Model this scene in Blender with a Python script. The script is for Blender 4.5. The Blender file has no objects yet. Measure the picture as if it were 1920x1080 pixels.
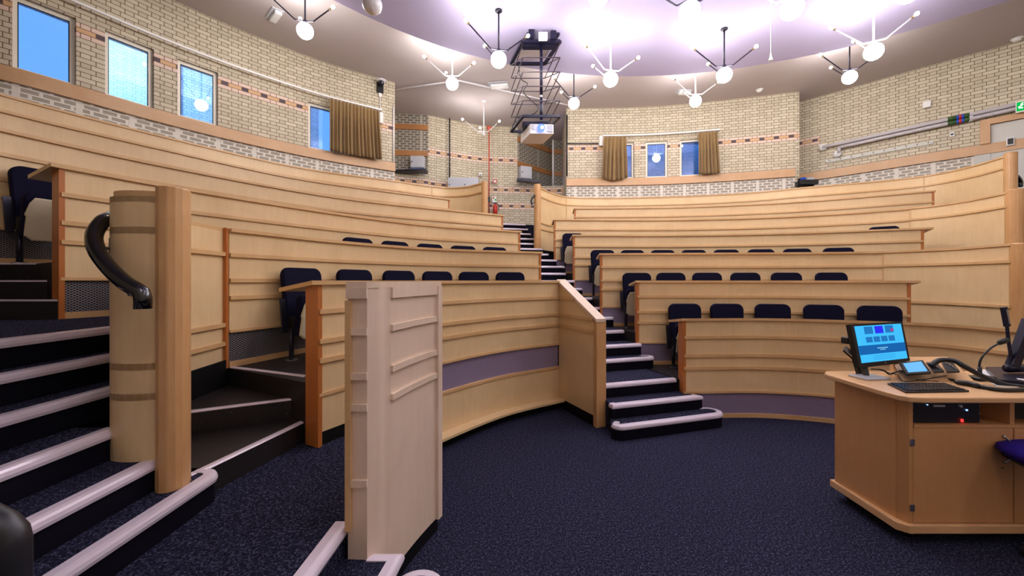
import bpy, math, random
from mathutils import Vector, Matrix
random.seed(7)
# ------------------------------------------------------------------ camera, world, exposure
F = 747.0; HOR = 526.0; EYE = 1.65
sc = bpy.context.scene
cam_d = bpy.data.cameras.new('camera'); cam = bpy.data.objects.new('camera', cam_d)
sc.collection.objects.link(cam); sc.camera = cam
cam.location = (0, 0, EYE); cam.rotation_euler = (math.pi/2, 0, 0)
cam_d.sensor_width = 36.0; cam_d.lens = F/1920*36.0; cam_d.shift_y = -(540-HOR)/1920.0
cam_d.clip_start = 0.02
sc.view_settings.view_transform = 'Standard'; sc.view_settings.look = 'None'
sc.view_settings.exposure = 1.22; sc.view_settings.gamma = 1.0; sc.view_settings.use_curve_mapping = False
w = bpy.data.worlds.new('dusk'); sc.world = w; w.use_nodes = True
w.node_tree.nodes['Background'].inputs[0].default_value = (0.17, 0.36, 0.98, 1)
w.node_tree.nodes['Background'].inputs[1].default_value = .95
GLOBE_E = 22.0; BULB_E = 185.0
LAMP_COL = (1.0, 0.968, 0.955)

# ------------------------------------------------------------------ helpers
def srgb(r, g, b):
    f = lambda c: (c/255/12.92) if c/255 <= .04045 else ((c/255+.055)/1.055)**2.4
    return (f(r), f(g), f(b), 1)
def U(x, y, z):
    D = (EYE-z)/(y-HOR); return Vector(((x-960)*D, F*D, z))
def W(x, y, Y):
    return Vector(((x-960)/F*Y, Y, EYE+(HOR-y)*Y/F))
def PX(x, Y): return ((x-960)/F*Y, Y)
def rows_spline(pts, n=16, closed=False):
    P = [Vector(p) for p in pts]; out = []
    m = len(P)
    for i in range(m-1):
        p0 = P[i-1] if i > 0 else P[0]*2-P[1]
        p1, p2 = P[i], P[i+1]
        p3 = P[i+2] if i+2 < m else P[-1]*2-P[-2]
        t0 = 0; t1 = (p1-p0).length**.5; t2 = t1+(p2-p1).length**.5; t3 = t2+(p3-p2).length**.5
        for k in range(n):
            t = t1+(t2-t1)*k/n
            A1 = p0*((t1-t)/(t1-t0))+p1*((t-t0)/(t1-t0)); A2 = p1*((t2-t)/(t2-t1))+p2*((t-t1)/(t2-t1))
            A3 = p2*((t3-t)/(t3-t2))+p3*((t-t2)/(t3-t2))
            B1 = A1*((t2-t)/(t2-t0))+A2*((t-t0)/(t2-t0)); B2 = A2*((t3-t)/(t3-t1))+A3*((t-t1)/(t3-t1))
            out.append(B1*((t2-t)/(t2-t1))+B2*((t-t1)/(t2-t1)))
    out.append(P[-1].copy()); return out
def crv(pts, n=14):   # pts: (px, depth) pairs left to right, ('p', X, Y) for plain plan points
    return rows_spline([(p[1], p[2]) if p[0] == 'p' else PX(*p) for p in pts], n)
def lens(pts):
    L = [0]
    for a, b in zip(pts, pts[1:]): L.append(L[-1]+(b-a).length)
    return L
def normals(pts):     # left-to-right curve: normal pointing AWAY from the room's middle
    N = []
    for i in range(len(pts)):
        a = pts[max(i-1, 0)]; b = pts[min(i+1, len(pts)-1)]
        t = (b-a).normalized(); N.append(Vector((-t.y, t.x)))
    return N
def off(pts, d):
    return [p+n*d for p, n in zip(pts, normals(pts))]
def px_of(p): return 960+F*p[0]/p[1]
def cut(pts, xa, xb): # part of a curve between two bearings, given as pixel columns
    def at(x):
        for i in range(len(pts)-1):
            a, b = px_of(pts[i]), px_of(pts[i+1])
            if (a-x)*(b-x) <= 0 and a != b: return i+(x-a)/(b-a)
        return 0 if abs(px_of(pts[0])-x) < abs(px_of(pts[-1])-x) else len(pts)-1
    ta, tb = at(xa), at(xb)
    g = lambda t: pts[-1].copy() if t >= len(pts)-1 else pts[int(t)].lerp(pts[int(t)+1], t-int(t))
    out = [g(ta)]+[pts[i].copy() for i in range(int(ta)+1, int(math.ceil(tb)))]+[g(tb)]
    r = [out[0]]
    for p in out[1:]:
        if (p-r[-1]).length > 1e-4: r.append(p)
    return r
def at_px(pts, x):
    for i in range(len(pts)-1):
        a, b = px_of(pts[i]), px_of(pts[i+1])
        if (a-x)*(b-x) <= 0 and a != b:
            return pts[i].lerp(pts[i+1], (x-a)/(b-a)), normals(pts)[i]
    i = 0 if abs(px_of(pts[0])-x) < abs(px_of(pts[-1])-x) else len(pts)-1
    return pts[i], normals(pts)[i]

class MB:
    def __init__(s): s.v = []; s.f = []; s.uv = []
    def face(s, pts, uvs=None):
        b = len(s.v); s.v += [tuple(p) for p in pts]; s.f.append(list(range(b, b+len(pts))))
        s.uv.append(uvs or [(p[0], p[2] if len(p) > 2 else p[1]) for p in pts]); return s
    def add(s, vs, fs):
        b = len(s.v); s.v += [tuple(p) for p in vs]
        for f in fs:
            s.f.append([b+i for i in f]); s.uv.append([(vs[i][0]+vs[i][1]*.3, vs[i][2]) for i in f])
        return s
    def box(s, c, size, rz=0, M=None):
        x, y, z = [k/2 for k in size]
        vs = [Vector((a*x, b*y, d*z)) for a in (-1, 1) for b in (-1, 1) for d in (-1, 1)]
        R = M if M is not None else Matrix.Rotation(rz, 3, 'Z')
        vs = [R@q+Vector(c) for q in vs]
        return s.add(vs, [(0, 1, 3, 2), (4, 6, 7, 5), (0, 4, 5, 1), (2, 3, 7, 6), (0, 2, 6, 4), (1, 5, 7, 3)])
    def bar(s, a, b, wd, h):     # beam between two points
        a, b = Vector(a), Vector(b); d = (b-a); L = d.length; d.normalize()
        up = Vector((0, 0, 1)) if abs(d.z) < .95 else Vector((0, 1, 0))
        sx = d.cross(up).normalized(); uz = sx.cross(d)
        M = Matrix((d, sx, uz)).transposed()
        return s.box((a+b)/2, (L, wd, h), M=M)
    def prism(s, poly, z0, z1):
        n = len(poly); L = 0
        a0 = sum(poly[i][0]*poly[(i+1) % n][1]-poly[(i+1) % n][0]*poly[i][1] for i in range(n))
        if a0 < 0: poly = poly[::-1]
        zt = z1 if hasattr(z1, '__len__') else [z1]*n
        if a0 < 0 and hasattr(z1, '__len__'): zt = zt[::-1]
        s.face([(p[0], p[1], z) for p, z in zip(poly, zt)], [(p[0], p[1]) for p in poly])
        s.face([(p[0], p[1], z0) for p in poly[::-1]], [(p[0], p[1]) for p in poly[::-1]])
        for i in range(n):
            p, q = poly[i], poly[(i+1) % n]; l = math.hypot(q[0]-p[0], q[1]-p[1])
            j = (i+1) % n
            s.face([(p[0], p[1], z0), (q[0], q[1], z0), (q[0], q[1], zt[j]), (p[0], p[1], zt[i])],
                   [(L, z0), (L+l, z0), (L+l, zt[j]), (L, zt[i])]); L += l
        return s
    def ribbon(s, pts, z0, z1, th, u0=0):   # curved wall: face on pts, thickness th away from the room
        q = off(pts, th); L = [u0+l for l in lens(pts)]; n = len(pts)
        for i in range(n-1):
            a, b, c, d = pts[i], pts[i+1], q[i+1], q[i]; la, lb = L[i], L[i+1]
            s.face([(a.x, a.y, z0), (b.x, b.y, z0), (b.x, b.y, z1), (a.x, a.y, z1)], [(la, z0), (lb, z0), (lb, z1), (la, z1)])
            s.face([(c.x, c.y, z0), (d.x, d.y, z0), (d.x, d.y, z1), (c.x, c.y, z1)], [(lb, z0), (la, z0), (la, z1), (lb, z1)])
            s.face([(a.x, a.y, z1), (b.x, b.y, z1), (c.x, c.y, z1), (d.x, d.y, z1)], [(la, z1), (lb, z1), (lb, z1+th), (la, z1+th)])
            s.face([(d.x, d.y, z0), (c.x, c.y, z0), (b.x, b.y, z0), (a.x, a.y, z0)], [(la, z0), (lb, z0), (lb, z0+th), (la, z0+th)])
        for i, l in ((0, L[0]), (n-1, L[-1])):
            a, d = pts[i], q[i]
            fa = [(d.x, d.y, z0), (a.x, a.y, z0), (a.x, a.y, z1), (d.x, d.y, z1)]
            uv = [(l-abs(th), z0), (l, z0), (l, z1), (l-abs(th), z1)]
            if i: fa.reverse(); uv.reverse()
            s.face(fa, uv)
        return s
    def slab(s, pts, d0, d1, zf, zb, th):   # desk top: front edge at offset d0 (height zf), back edge at d1 (height zb)
        A = off(pts, d0); B = off(pts, d1); n = len(pts)
        for i in range(n-1):
            a, b, c, d = A[i], A[i+1], B[i+1], B[i]
            s.face([(a.x, a.y, zf), (b.x, b.y, zf), (c.x, c.y, zb), (d.x, d.y, zb)])
            s.face([(d.x, d.y, zb-th), (c.x, c.y, zb-th), (b.x, b.y, zf-th), (a.x, a.y, zf-th)])
            s.face([(a.x, a.y, zf-th), (b.x, b.y, zf-th), (b.x, b.y, zf), (a.x, a.y, zf)])
            s.face([(c.x, c.y, zb-th), (d.x, d.y, zb-th), (d.x, d.y, zb), (c.x, c.y, zb)])
        for i in (0, n-1):
            a, d = A[i], B[i]
            fa = [(d.x, d.y, zb-th), (a.x, a.y, zf-th), (a.x, a.y, zf), (d.x, d.y, zb)]
            s.face(fa if i == 0 else fa[::-1])
        return s
    def tube(s, pts, r, n=10, cap=True):
        P = [Vector(p) for p in pts]; rr = r if hasattr(r, '__len__') else [r]*len(P)
        prev = None; rings = []
        for i, p in enumerate(P):
            t = (P[min(i+1, len(P)-1)]-P[max(i-1, 0)]).normalized()
            if prev is None:
                up = Vector((0, 0, 1)) if abs(t.z) < .9 else Vector((1, 0, 0))
                a = t.cross(up).normalized()
            else:
                a = (prev-t*prev.dot(t)).normalized()
            prev = a; b = t.cross(a)
            rings.append([p+(a*math.cos(2*math.pi*k/n)+b*math.sin(2*math.pi*k/n))*rr[i] for k in range(n)])
        vs = [v for g in rings for v in g]; fs = []
        for i in range(len(P)-1):
            for k in range(n):
                fs.append((i*n+k, i*n+(k+1) % n, (i+1)*n+(k+1) % n, (i+1)*n+k))
        if cap: fs.append(tuple(range(n))[::-1]); fs.append(tuple((len(P)-1)*n+k for k in range(n)))
        return s.add(vs, fs)
    def strip(s, path, wd, h):   # step nosing: rounded bar swept along a level path; path is the OUTER edge, bar lies to its left
        P = [Vector(p) for p in path]; n = len(P); rings = []
        prof = [(0.0, -.5*h), (-.004, -.15*h), (0, .2*h), (.25*wd*.4, .42*h), (.4*wd, .5*h), (wd, .5*h), (wd, -.1*h), (.5*wd, -.5*h)]
        for i, p in enumerate(P):
            t1 = (p-P[i-1]).normalized() if i else (P[1]-P[0]).normalized()
            t2 = (P[i+1]-p).normalized() if i < n-1 else t1
            t = (t1+t2).normalized(); k = 1/max(.5, math.cos(t1.angle(t2)/2)) if n > 2 else 1
            nv = Vector((-t.y, t.x, 0))*k
            rings.append([p+nv*a+Vector((0, 0, b)) for a, b in prof])
        m = len(prof); vs = [v for g in rings for v in g]; fs = []
        for i in range(n-1):
            for k in range(m): fs.append((i*m+k, i*m+(k+1) % m, (i+1)*m+(k+1) % m, (i+1)*m+k))
        fs.append(tuple(range(m))); fs.append(tuple((n-1)*m+k for k in range(m))[::-1])
        return s.add(vs, fs)
    def sphere(s, c, r, nu=20, nv=12, zs=1.0):
        c = Vector(c); vs = [c+Vector((0, 0, r*zs))]; fs = []
        for j in range(1, nv):
            th = math.pi*j/nv
            for i in range(nu):
                ph = 2*math.pi*i/nu
                vs.append(c+Vector((r*math.sin(th)*math.cos(ph), r*math.sin(th)*math.sin(ph), r*zs*math.cos(th))))
        vs.append(c-Vector((0, 0, r*zs)))
        for i in range(nu): fs.append((0, 1+i, 1+(i+1) % nu))
        for j in range(nv-2):
            for i in range(nu):
                a = 1+j*nu+i; b = 1+j*nu+(i+1) % nu; fs.append((a, a+nu, b+nu, b))
        e = len(vs)-1; o = 1+(nv-2)*nu
        for i in range(nu): fs.append((o+i, e, o+(i+1) % nu))
        return s.add(vs, fs)
    def lathe(s, c, prof, n=20):
        c = Vector(c); vs = []; fs = []
        for r, z in prof:
            for k in range(n): vs.append(c+Vector((r*math.cos(2*math.pi*k/n), r*math.sin(2*math.pi*k/n), z)))
        for j in range(len(prof)-1):
            for k in range(n): fs.append((j*n+k, j*n+(k+1) % n, (j+1)*n+(k+1) % n, (j+1)*n+k))
        fs.append(tuple(range(n))[::-1]); fs.append(tuple((len(prof)-1)*n+k for k in range(n)))
        return s.add(vs, fs)

def mesh_of(name, mb, mat, smooth=False, bevel=0, origin=(0, 0, 0)):
    me = bpy.data.meshes.new(name); o = Vector(origin)
    me.from_pydata([tuple(Vector(v)-o) for v in mb.v], [], mb.f)
    uvl = me.uv_layers.new(name='UVMap'); k = 0
    data = [c for f in mb.uv for uv in f for c in uv[:2]]
    uvl.data.foreach_set('uv', data)
    me.materials.append(mat)
    if smooth: me.polygons.foreach_set('use_smooth', [True]*len(me.polygons))
    me.update(); return me
def finish(ob, bevel):
    if bevel:
        wl = ob.modifiers.new('weld', 'WELD'); wl.merge_threshold = .0004
        b = ob.modifiers.new('bevel', 'BEVEL'); b.width = bevel; b.segments = 2; b.limit_method = 'ANGLE'
def tag(o, label=None, cat=None, group=None, kind=None):
    if label: o['label'] = label
    if cat: o['category'] = cat
    if group: o['group'] = group
    if kind: o['kind'] = kind
    return o
def thing(name, loc, label, cat, group=None, rz=0):
    o = bpy.data.objects.new(name, None); sc.collection.objects.link(o); o.empty_display_size = .1
    o.location = loc; o.rotation_euler = (0, 0, rz); return tag(o, label, cat, group)
def origin_of(p):
    o = Vector((0, 0, 0))
    while p is not None: o += Vector(p.location); p = p.parent
    return o
def part(name, mb, mat, parent, smooth=False, bevel=0, label=None, local=False):
    o = Vector((0, 0, 0)) if local else origin_of(parent)
    ob = bpy.data.objects.new(name, mesh_of(name, mb, mat, smooth, origin=o)); sc.collection.objects.link(ob)
    ob.parent = parent; finish(ob, bevel)
    if label: ob['label'] = label
    return ob
def solo(name, mb, mat, label, cat, group=None, smooth=False, bevel=0):
    v = mb.v; c = [sum(p[i] for p in v)/len(v) for i in (0, 1)]; zl = min(p[2] for p in v)
    o = (c[0], c[1], zl)
    ob = bpy.data.objects.new(name, mesh_of(name, mb, mat, smooth, origin=o)); sc.collection.objects.link(ob)
    ob.location = o; finish(ob, bevel); return tag(ob, label, cat, group)
def struct(name, mb, mat, smooth=False, parent=None, bevel=0):
    ob = bpy.data.objects.new(name, mesh_of(name, mb, mat, smooth)); sc.collection.objects.link(ob)
    finish(ob, bevel)
    if parent: ob.parent = parent
    else: ob['kind'] = 'structure'
    return ob

# ------------------------------------------------------------------ materials
class NT:
    def __init__(s, m): s.t = m.node_tree; s.n = s.t.nodes; s.l = s.t.links
    def m(s, op, a, b=None, c=None):
        k = s.n.new('ShaderNodeMath'); k.operation = op
        for i, q in enumerate((a, b, c)):
            if q is None: continue
            if isinstance(q, (int, float)): k.inputs[i].default_value = q
            else: s.l.new(q, k.inputs[i])
        return k.outputs[0]
    def mix(s, fac, a, b):
        k = s.n.new('ShaderNodeMix'); k.data_type = 'RGBA'
        for q, idx in ((fac, 0), (a, 6), (b, 7)):
            if isinstance(q, (int, float, tuple)): k.inputs[idx].default_value = q
            else: s.l.new(q, k.inputs[idx])
        return k.outputs[2]
    def noise(s, vec, scale, detail=2, rough=.5, dist=0):
        k = s.n.new('ShaderNodeTexNoise'); k.inputs['Scale'].default_value = scale
        k.inputs['Detail'].default_value = detail; k.inputs['Roughness'].default_value = rough
        k.inputs['Distortion'].default_value = dist
        if vec is not None: s.l.new(vec, k.inputs['Vector'])
        return k.outputs[0]
    def comb(s, x, y, z=0):
        k = s.n.new('ShaderNodeCombineXYZ')
        for i, q in enumerate((x, y, z)):
            if isinstance(q, (int, float)): k.inputs[i].default_value = q
            else: s.l.new(q, k.inputs[i])
        return k.outputs[0]
    def sep(s, v):
        k = s.n.new('ShaderNodeSeparateXYZ'); s.l.new(v, k.inputs[0]); return k.outputs
    def coord(s, w): return s.n.new('ShaderNodeTexCoord').outputs[w]
    def mapv(s, v, sc_):
        k = s.n.new('ShaderNodeMapping'); s.l.new(v, k.inputs[0]); k.inputs['Scale'].default_value = sc_; return k.outputs[0]
    def bump(s, h, st, dist=.01):
        k = s.n.new('ShaderNodeBump'); k.inputs['Strength'].default_value = st; k.inputs['Distance'].default_value = dist
        s.l.new(h, k.inputs['Height']); return k.outputs[0]
    def white(s, v):
        k = s.n.new('ShaderNodeTexWhiteNoise'); s.l.new(v, k.inputs['Vector']); return k.outputs[0]
def newmat(name, col=(.5, .5, .5, 1), rough=.5, metal=0, spec=.5, coat=0, emit=None, es=0):
    m = bpy.data.materials.new(name); m.use_nodes = True; b = m.node_tree.nodes['Principled BSDF']
    b.inputs['Base Color'].default_value = col; b.inputs['Roughness'].default_value = rough
    b.inputs['Metallic'].default_value = metal; b.inputs['Specular IOR Level'].default_value = spec
    b.inputs['Coat Weight'].default_value = coat
    if emit: b.inputs['Emission Color'].default_value = emit; b.inputs['Emission Strength'].default_value = es
    return m, NT(m), b
def plain(name, rgb, rough=.5, metal=0, spec=.5, var=.06, scale=30):
    m, t, b = newmat(name, srgb(*rgb), rough, metal, spec)
    v = t.noise(t.coord('Object'), scale, 3)
    c = srgb(*rgb); d = tuple(max(0, k*(1-var*2)) for k in c[:3])+(1,)
    t.l.new(t.mix(v, d, tuple(min(1, k*(1+var)) for k in c[:3])+(1,)), b.inputs['Base Color']); return m
def wood(name, c1, c2, rough=.38, grain='v', fleck=.5):
    m, t, b = newmat(name, srgb(*c1), rough)
    o = t.coord('Object')
    sc_ = (9, 9, .9) if grain == 'v' else (1.2, 1.2, 22)
    g = t.noise(t.mapv(o, sc_), 3.0, 5, .6, .6)
    cl = t.noise(o, 2.2, 3, .55, .8)
    fine = t.noise(t.mapv(o, (60, 60, 4) if grain == 'v' else (4, 4, 90)), 2.5, 2)
    f = t.m('ADD', t.m('MULTIPLY', g, .36), t.m('ADD', t.m('MULTIPLY', cl, .55), t.m('MULTIPLY', fine, .14)))
    f = t.m('MULTIPLY', t.m('SUBTRACT', f, .36), 2.0)
    k = t.n.new('ShaderNodeClamp'); t.l.new(f, k.inputs[0])
    t.l.new(t.mix(k.outputs[0], srgb(*c2), srgb(*c1)), b.inputs['Base Color'])
    t.l.new(t.bump(fine, .05, .002), b.inputs['Normal']); return m
M = {}
M['birch'] = wood('birch_ply', (241, 212, 164), (222, 189, 140))
M['birch_edge'] = wood('birch_batten', (230, 192, 140), (206, 162, 110), .35, 'h')
M['birch_lit'] = wood('lit_birch_ply', (240, 218, 198), (222, 196, 172), .4)  # birch again, paler and pinker: lamp light put into the colour
M['oakpost'] = wood('post_timber', (226, 182, 130), (198, 146, 92), .35)
M['orange'] = wood('end_board_timber', (200, 128, 66), (178, 102, 46), .35)
M['ledge'] = wood('ledge_timber', (216, 176, 134), (198, 154, 110), .4, 'h')
M['beech'] = wood('beech_laminate', (218, 166, 112), (204, 148, 94), .35)
M['beech_top'] = wood('beech_top', (232, 188, 140), (220, 172, 122), .3, 'h')
M['rail_wood'] = wood('recess_rail_timber', (190, 136, 84), (160, 106, 60), .4, 'h')

def brick(name, bands, c=(206, 196, 172), mortar=(112, 86, 60)):
    m, t, b = newmat(name, srgb(*c), .6)
    x = t.sep(t.coord('UV')); u, v = x[0], x[1]; RH = .075; P = .345
    r = t.m('DIVIDE', v, RH); row = t.m('FLOOR', r); odd = t.m('MODULO', row, 2)
    uu = t.m('ADD', t.m('DIVIDE', t.m('ADD', u, 50), P), t.m('MULTIPLY', odd, .5))
    f = t.m('MULTIPLY', t.m('FRACT', uu), P); fv = t.m('MULTIPLY', t.m('FRACT', r), RH)
    mh = t.m('LESS_THAN', fv, .0105)
    mv = t.m('MAXIMUM', t.m('LESS_THAN', f, .0105), t.m('COMPARE', f, .235, .0055))
    mort = t.m('MAXIMUM', mh, mv); head = t.m('GREATER_THAN', f, .235)
    rnd = t.white(t.comb(t.m('ADD', t.m('MULTIPLY', t.m('FLOOR', uu), 2), head), row, 0))
    base = t.mix(rnd, srgb(*[k-12 for k in c]), srgb(*[min(255, k+10) for k in c]))
    sp = t.noise(t.coord('UV'), 60, 2)
    base = t.mix(t.m('MULTIPLY', sp, .25), base, srgb(176, 156, 120))
    for zb in bands:
        rb = math.floor(zb/RH)
        mid = t.m('COMPARE', row, rb, .3); side = t.m('MAXIMUM', t.m('COMPARE', row, rb-1, .3), t.m('COMPARE', row, rb+1, .3))
        base = t.mix(side, base, srgb(226, 200, 184))
        base = t.mix(mid, base, t.mix(head, srgb(216, 172, 128), srgb(84, 66, 74)))
    t.l.new(t.mix(mort, base, srgb(*mortar)), b.inputs['Base Color'])
    t.l.new(t.bump(t.m('SUBTRACT', 1, mort), .35, .006), b.inputs['Normal']); return m
M['brick'] = brick('cream_brick', [5.5])
M['brick_plain'] = brick('cream_brick_plain', [])
M['brick_back'] = brick('cream_brick_recess', [5.62, 4.58, 4.12])
def vent(name, light, dark, mid, period):
    m, t, b = newmat(name, srgb(*light), .6)
    x = t.sep(t.coord('UV')); u, v = x[0], x[1]; RH = .072; P = .21
    r = t.m('DIVIDE', v, RH); row = t.m('FLOOR', r); odd = t.m('MODULO', row, 2)
    fu = t.m('MULTIPLY', t.m('FRACT', t.m('ADD', t.m('DIVIDE', t.m('ADD', u, 50), P), t.m('MULTIPLY', odd, .5))), P)
    fv = t.m('MULTIPLY', t.m('FRACT', r), RH)
    inside = t.m('MULTIPLY', t.m('COMPARE', fu, P/2, P/2-.020), t.m('COMPARE', fv, RH/2, RH/2-.010))
    slit = t.m('LESS_THAN', t.m('FRACT', t.m('DIVIDE', t.m('SUBTRACT', fv, .010), .0175)), .55)
    pil = t.m('LESS_THAN', t.m('MULTIPLY', t.m('FRACT', t.m('DIVIDE', t.m('ADD', u, 50), period)), period), .075)
    col = t.mix(inside, srgb(*light), t.mix(slit, srgb(*mid), srgb(*dark)))
    col = t.mix(pil, col, srgb(*light))
    t.l.new(col, b.inputs['Base Color'])
    t.l.new(t.bump(t.m('SUBTRACT', 1, t.m('MULTIPLY', inside, slit)), .4, .01), b.inputs['Normal']); return m
M['vent'] = vent('slotted_white_block', (232, 224, 212), (126, 113, 95), (205, 196, 180), .62)
M['vent_grey'] = vent('slotted_grey_block', (176, 168, 154), (92, 84, 72), (130, 121, 108), 1.0)
def carpet():
    m, t, b = newmat('navy_carpet', (.01, .01, .03, 1), .95, spec=.1)
    o = t.coord('Object')
    n = t.noise(o, 130, 2, .7); n2 = t.noise(t.mapv(o, (1, 1, 1)), 60, 1)
    k = t.n.new('ShaderNodeValToRGB'); e = k.color_ramp.elements
    e[0].position = .36; e[0].color = srgb(9, 9, 17); e[1].position = .66; e[1].color = srgb(100, 100, 130)
    q = k.color_ramp.elements.new(.52); q.color = srgb(34, 35, 56)
    t.l.new(t.m('ADD', t.m('MULTIPLY', n, .72), t.m('MULTIPLY', n2, .28)), k.inputs[0])
    t.l.new(k.outputs[0], b.inputs['Base Color']); t.l.new(t.bump(n, .6, .01), b.inputs['Normal']); return m
M['carpet'] = carpet()
def vinyl():
    m, t, b = newmat('black_vinyl', srgb(26, 22, 24), .45, spec=.3)
    n = t.noise(t.coord('Object'), 90, 1)
    k = t.n.new('ShaderNodeValToRGB'); e = k.color_ramp.elements
    e[0].position = .0; e[0].color = srgb(30, 26, 28); e[1].position = .74; e[1].color = srgb(40, 35, 36)
    q = e.new(.78); q.color = srgb(110, 105, 105)
    t.l.new(n, k.inputs[0]); t.l.new(k.outputs[0], b.inputs['Base Color']); return m
M['vinyl'] = vinyl()
M['riser'] = plain('dark_riser', (16, 14, 26), .8, spec=.1)  # near-black, for thin strips over step fronts and the far right steps
M['skirt'] = plain('black_skirting', (12, 11, 14), .6, spec=.2)
M['nosing'] = plain('pale_nosing', (232, 220, 234), .2, .1, var=.02)
M['seat_fabric'] = plain('dark_blue_upholstery', (17, 15, 42), .85, spec=.15, var=.2, scale=300)
M['blue_fabric'] = plain('violet_blue_upholstery', (40, 22, 130), .8, spec=.2, scale=200)
M['pan'] = plain('beige_seat_pan', (214, 200, 168), .5)
M['black'] = plain('black_plastic', (16, 16, 18), .4)
M['blackgloss'] = plain('black_gloss_rail', (12, 12, 16), .12, spec=.8)
M['darkrail'] = plain('satin_black_rail', (26, 26, 34), .4, spec=.6)
M['darksteel'] = plain('dark_steel', (48, 46, 58), .35, .7)
M['navy_metal'] = plain('navy_painted_metal', (30, 28, 52), .35, .3)
M['rod'] = plain('brown_grey_rod', (74, 64, 72), .4, .4)
M['chrome'] = plain('brushed_steel', (190, 190, 196), .25, .9)
M['brass'] = plain('brass_socket', (140, 120, 90), .35, .7)
M['whitemetal'] = plain('white_enamel', (236, 232, 236), .35, var=.01)
M['blackmetal'] = plain('black_enamel', (28, 24, 40), .35, .3)
M['white'] = plain('white_plastic', (238, 236, 234), .4, var=.01)
M['grey'] = plain('light_grey_metal', (190, 192, 200), .4, var=.03)
M['greydoor'] = plain('grey_door_paint', (206, 204, 196), .5, var=.02, scale=4)
M['pipe'] = plain('grey_plastic_pipe', (196, 190, 194), .35, var=.03)
M['red'] = plain('red_paint', (196, 44, 34), .35)
M['redpipe'] = plain('brick_red_conduit', (190, 84, 60), .4)
M['green'] = plain('green_tape', (54, 90, 40), .5)
M['bluetape'] = plain('blue_tape', (30, 80, 190), .5)
M['ceiling'] = plain('ceiling_paint', (192, 180, 178), .85, spec=.1, var=.012, scale=1.5)
M['disc'] = plain('ceiling_disc_paint', (176, 167, 196), .8, spec=.1, var=.01, scale=1.5)
M['plaster'] = plain('cream_plaster', (214, 202, 186), .85, spec=.1, var=.03, scale=3)
M['winframe'] = plain('white_window_frame', (236, 230, 216), .35, var=.02)
def curtain_mat():
    m, t, b = newmat('ochre_curtain', srgb(150, 116, 62), .7, spec=.3)
    n = t.noise(t.mapv(t.coord('Object'), (30, 30, 300)), 3, 2)
    t.l.new(t.mix(n, srgb(124, 96, 54), srgb(162, 132, 88)), b.inputs['Base Color'])
    b.inputs['Sheen Weight'].default_value = .3; return m
M['curtain'] = curtain_mat()
def mesh_metal(name, a, bcol, s=.016):
    m, t, b = newmat(name, srgb(*a), .4, .3)
    x = t.sep(t.coord('UV')); p = t.m('DIVIDE', t.m('ADD', x[0], 50), s*1.7); q = t.m('DIVIDE', x[1], s)
    d1 = t.m('ABSOLUTE', t.m('SUBTRACT', t.m('FRACT', t.m('ADD', p, q)), .5))
    d2 = t.m('ABSOLUTE', t.m('SUBTRACT', t.m('FRACT', t.m('ADD', t.m('SUBTRACT', p, q), 60)), .5))
    ln = t.m('GREATER_THAN', t.m('MAXIMUM', d1, d2), .36)
    t.l.new(t.mix(ln, srgb(*bcol), srgb(*a)), b.inputs['Base Color'])
    t.l.new(t.bump(ln, .4, .004), b.inputs['Normal']); return m
M['mesh'] = mesh_metal('expanded_metal_mesh', (188, 174, 204), (110, 96, 128), .018)
M['mesh_dark'] = mesh_metal('expanded_metal_mesh_dark', (150, 146, 150), (30, 26, 30), .02)
def glass():
    m = bpy.data.materials.new('window_glass'); m.use_nodes = True; t = NT(m); n = t.n
    n.remove(n['Principled BSDF']); tr = n.new('ShaderNodeBsdfTransparent'); tr.inputs[0].default_value = (.72, .86, .95, 1)
    gl = n.new('ShaderNodeBsdfGlossy'); gl.inputs['Roughness'].default_value = .02; gl.inputs[0].default_value = (.8, .9, 1, 1)
    fr = n.new('ShaderNodeFresnel'); fr.inputs[0].default_value = 1.6; mx = n.new('ShaderNodeMixShader')
    t.l.new(t.m('ADD', t.m('MULTIPLY', fr.outputs[0], 1.0), .10), mx.inputs[0]); t.l.new(tr.outputs[0], mx.inputs[1]); t.l.new(gl.outputs[0], mx.inputs[2])
    t.l.new(mx.outputs[0], n['Material Output'].inputs[0]); return m
M['glass'] = glass()
def emi(name, col, s): return newmat(name, (0, 0, 0, 1), .5, spec=0, emit=col+(1,) if len(col) == 3 else col, es=s)[0]
M['globe'] = emi('lit_opal_globe', LAMP_COL, GLOBE_E)
M['bulb'] = emi('lit_small_bulb', LAMP_COL, BULB_E)
M['unlit'] = newmat('unlit_opal_globe', srgb(225, 222, 228), .12, coat=.5)[0]
M['lens'] = emi('projector_lens_glow', (.06, .10, 1.0), 2.2); M['lensdot'] = emi('lens_hot_spot', (.6, .8, 1.0), 5)
M['screen'] = emi('monitor_screen', srgb(62, 178, 238), .52)
M['screen_dark'] = emi('screen_banner', srgb(24, 92, 160), .52)
M['screen_thumb'] = emi('screen_thumbnail', srgb(34, 110, 176), .52)
M['screen_violet'] = emi('screen_thumbnail_violet', srgb(44, 44, 226), .52)
M['screen_red'] = emi('screen_red_spot', srgb(150, 60, 130), .52)
M['screen_pale'] = emi('screen_text_line', srgb(150, 214, 244), .52)
M['tablet'] = emi('touch_panel_screen', srgb(110, 180, 240), .52)
M['exit'] = emi('exit_sign_green', srgb(10, 170, 70), .55); M['exitw'] = emi('exit_sign_white', srgb(235, 250, 240), .55)
M['led'] = emi('blue_led', (.2, .4, 1), 1.5); M['redled'] = emi('red_led', (1, .02, .02), 1.5)
M['extglow'] = plain('exterior_pale_brick', (170, 200, 214), .8)
M['extbrick'] = brick('exterior_pale_brick_bond', [], (196, 206, 208), (120, 130, 140))

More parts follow.
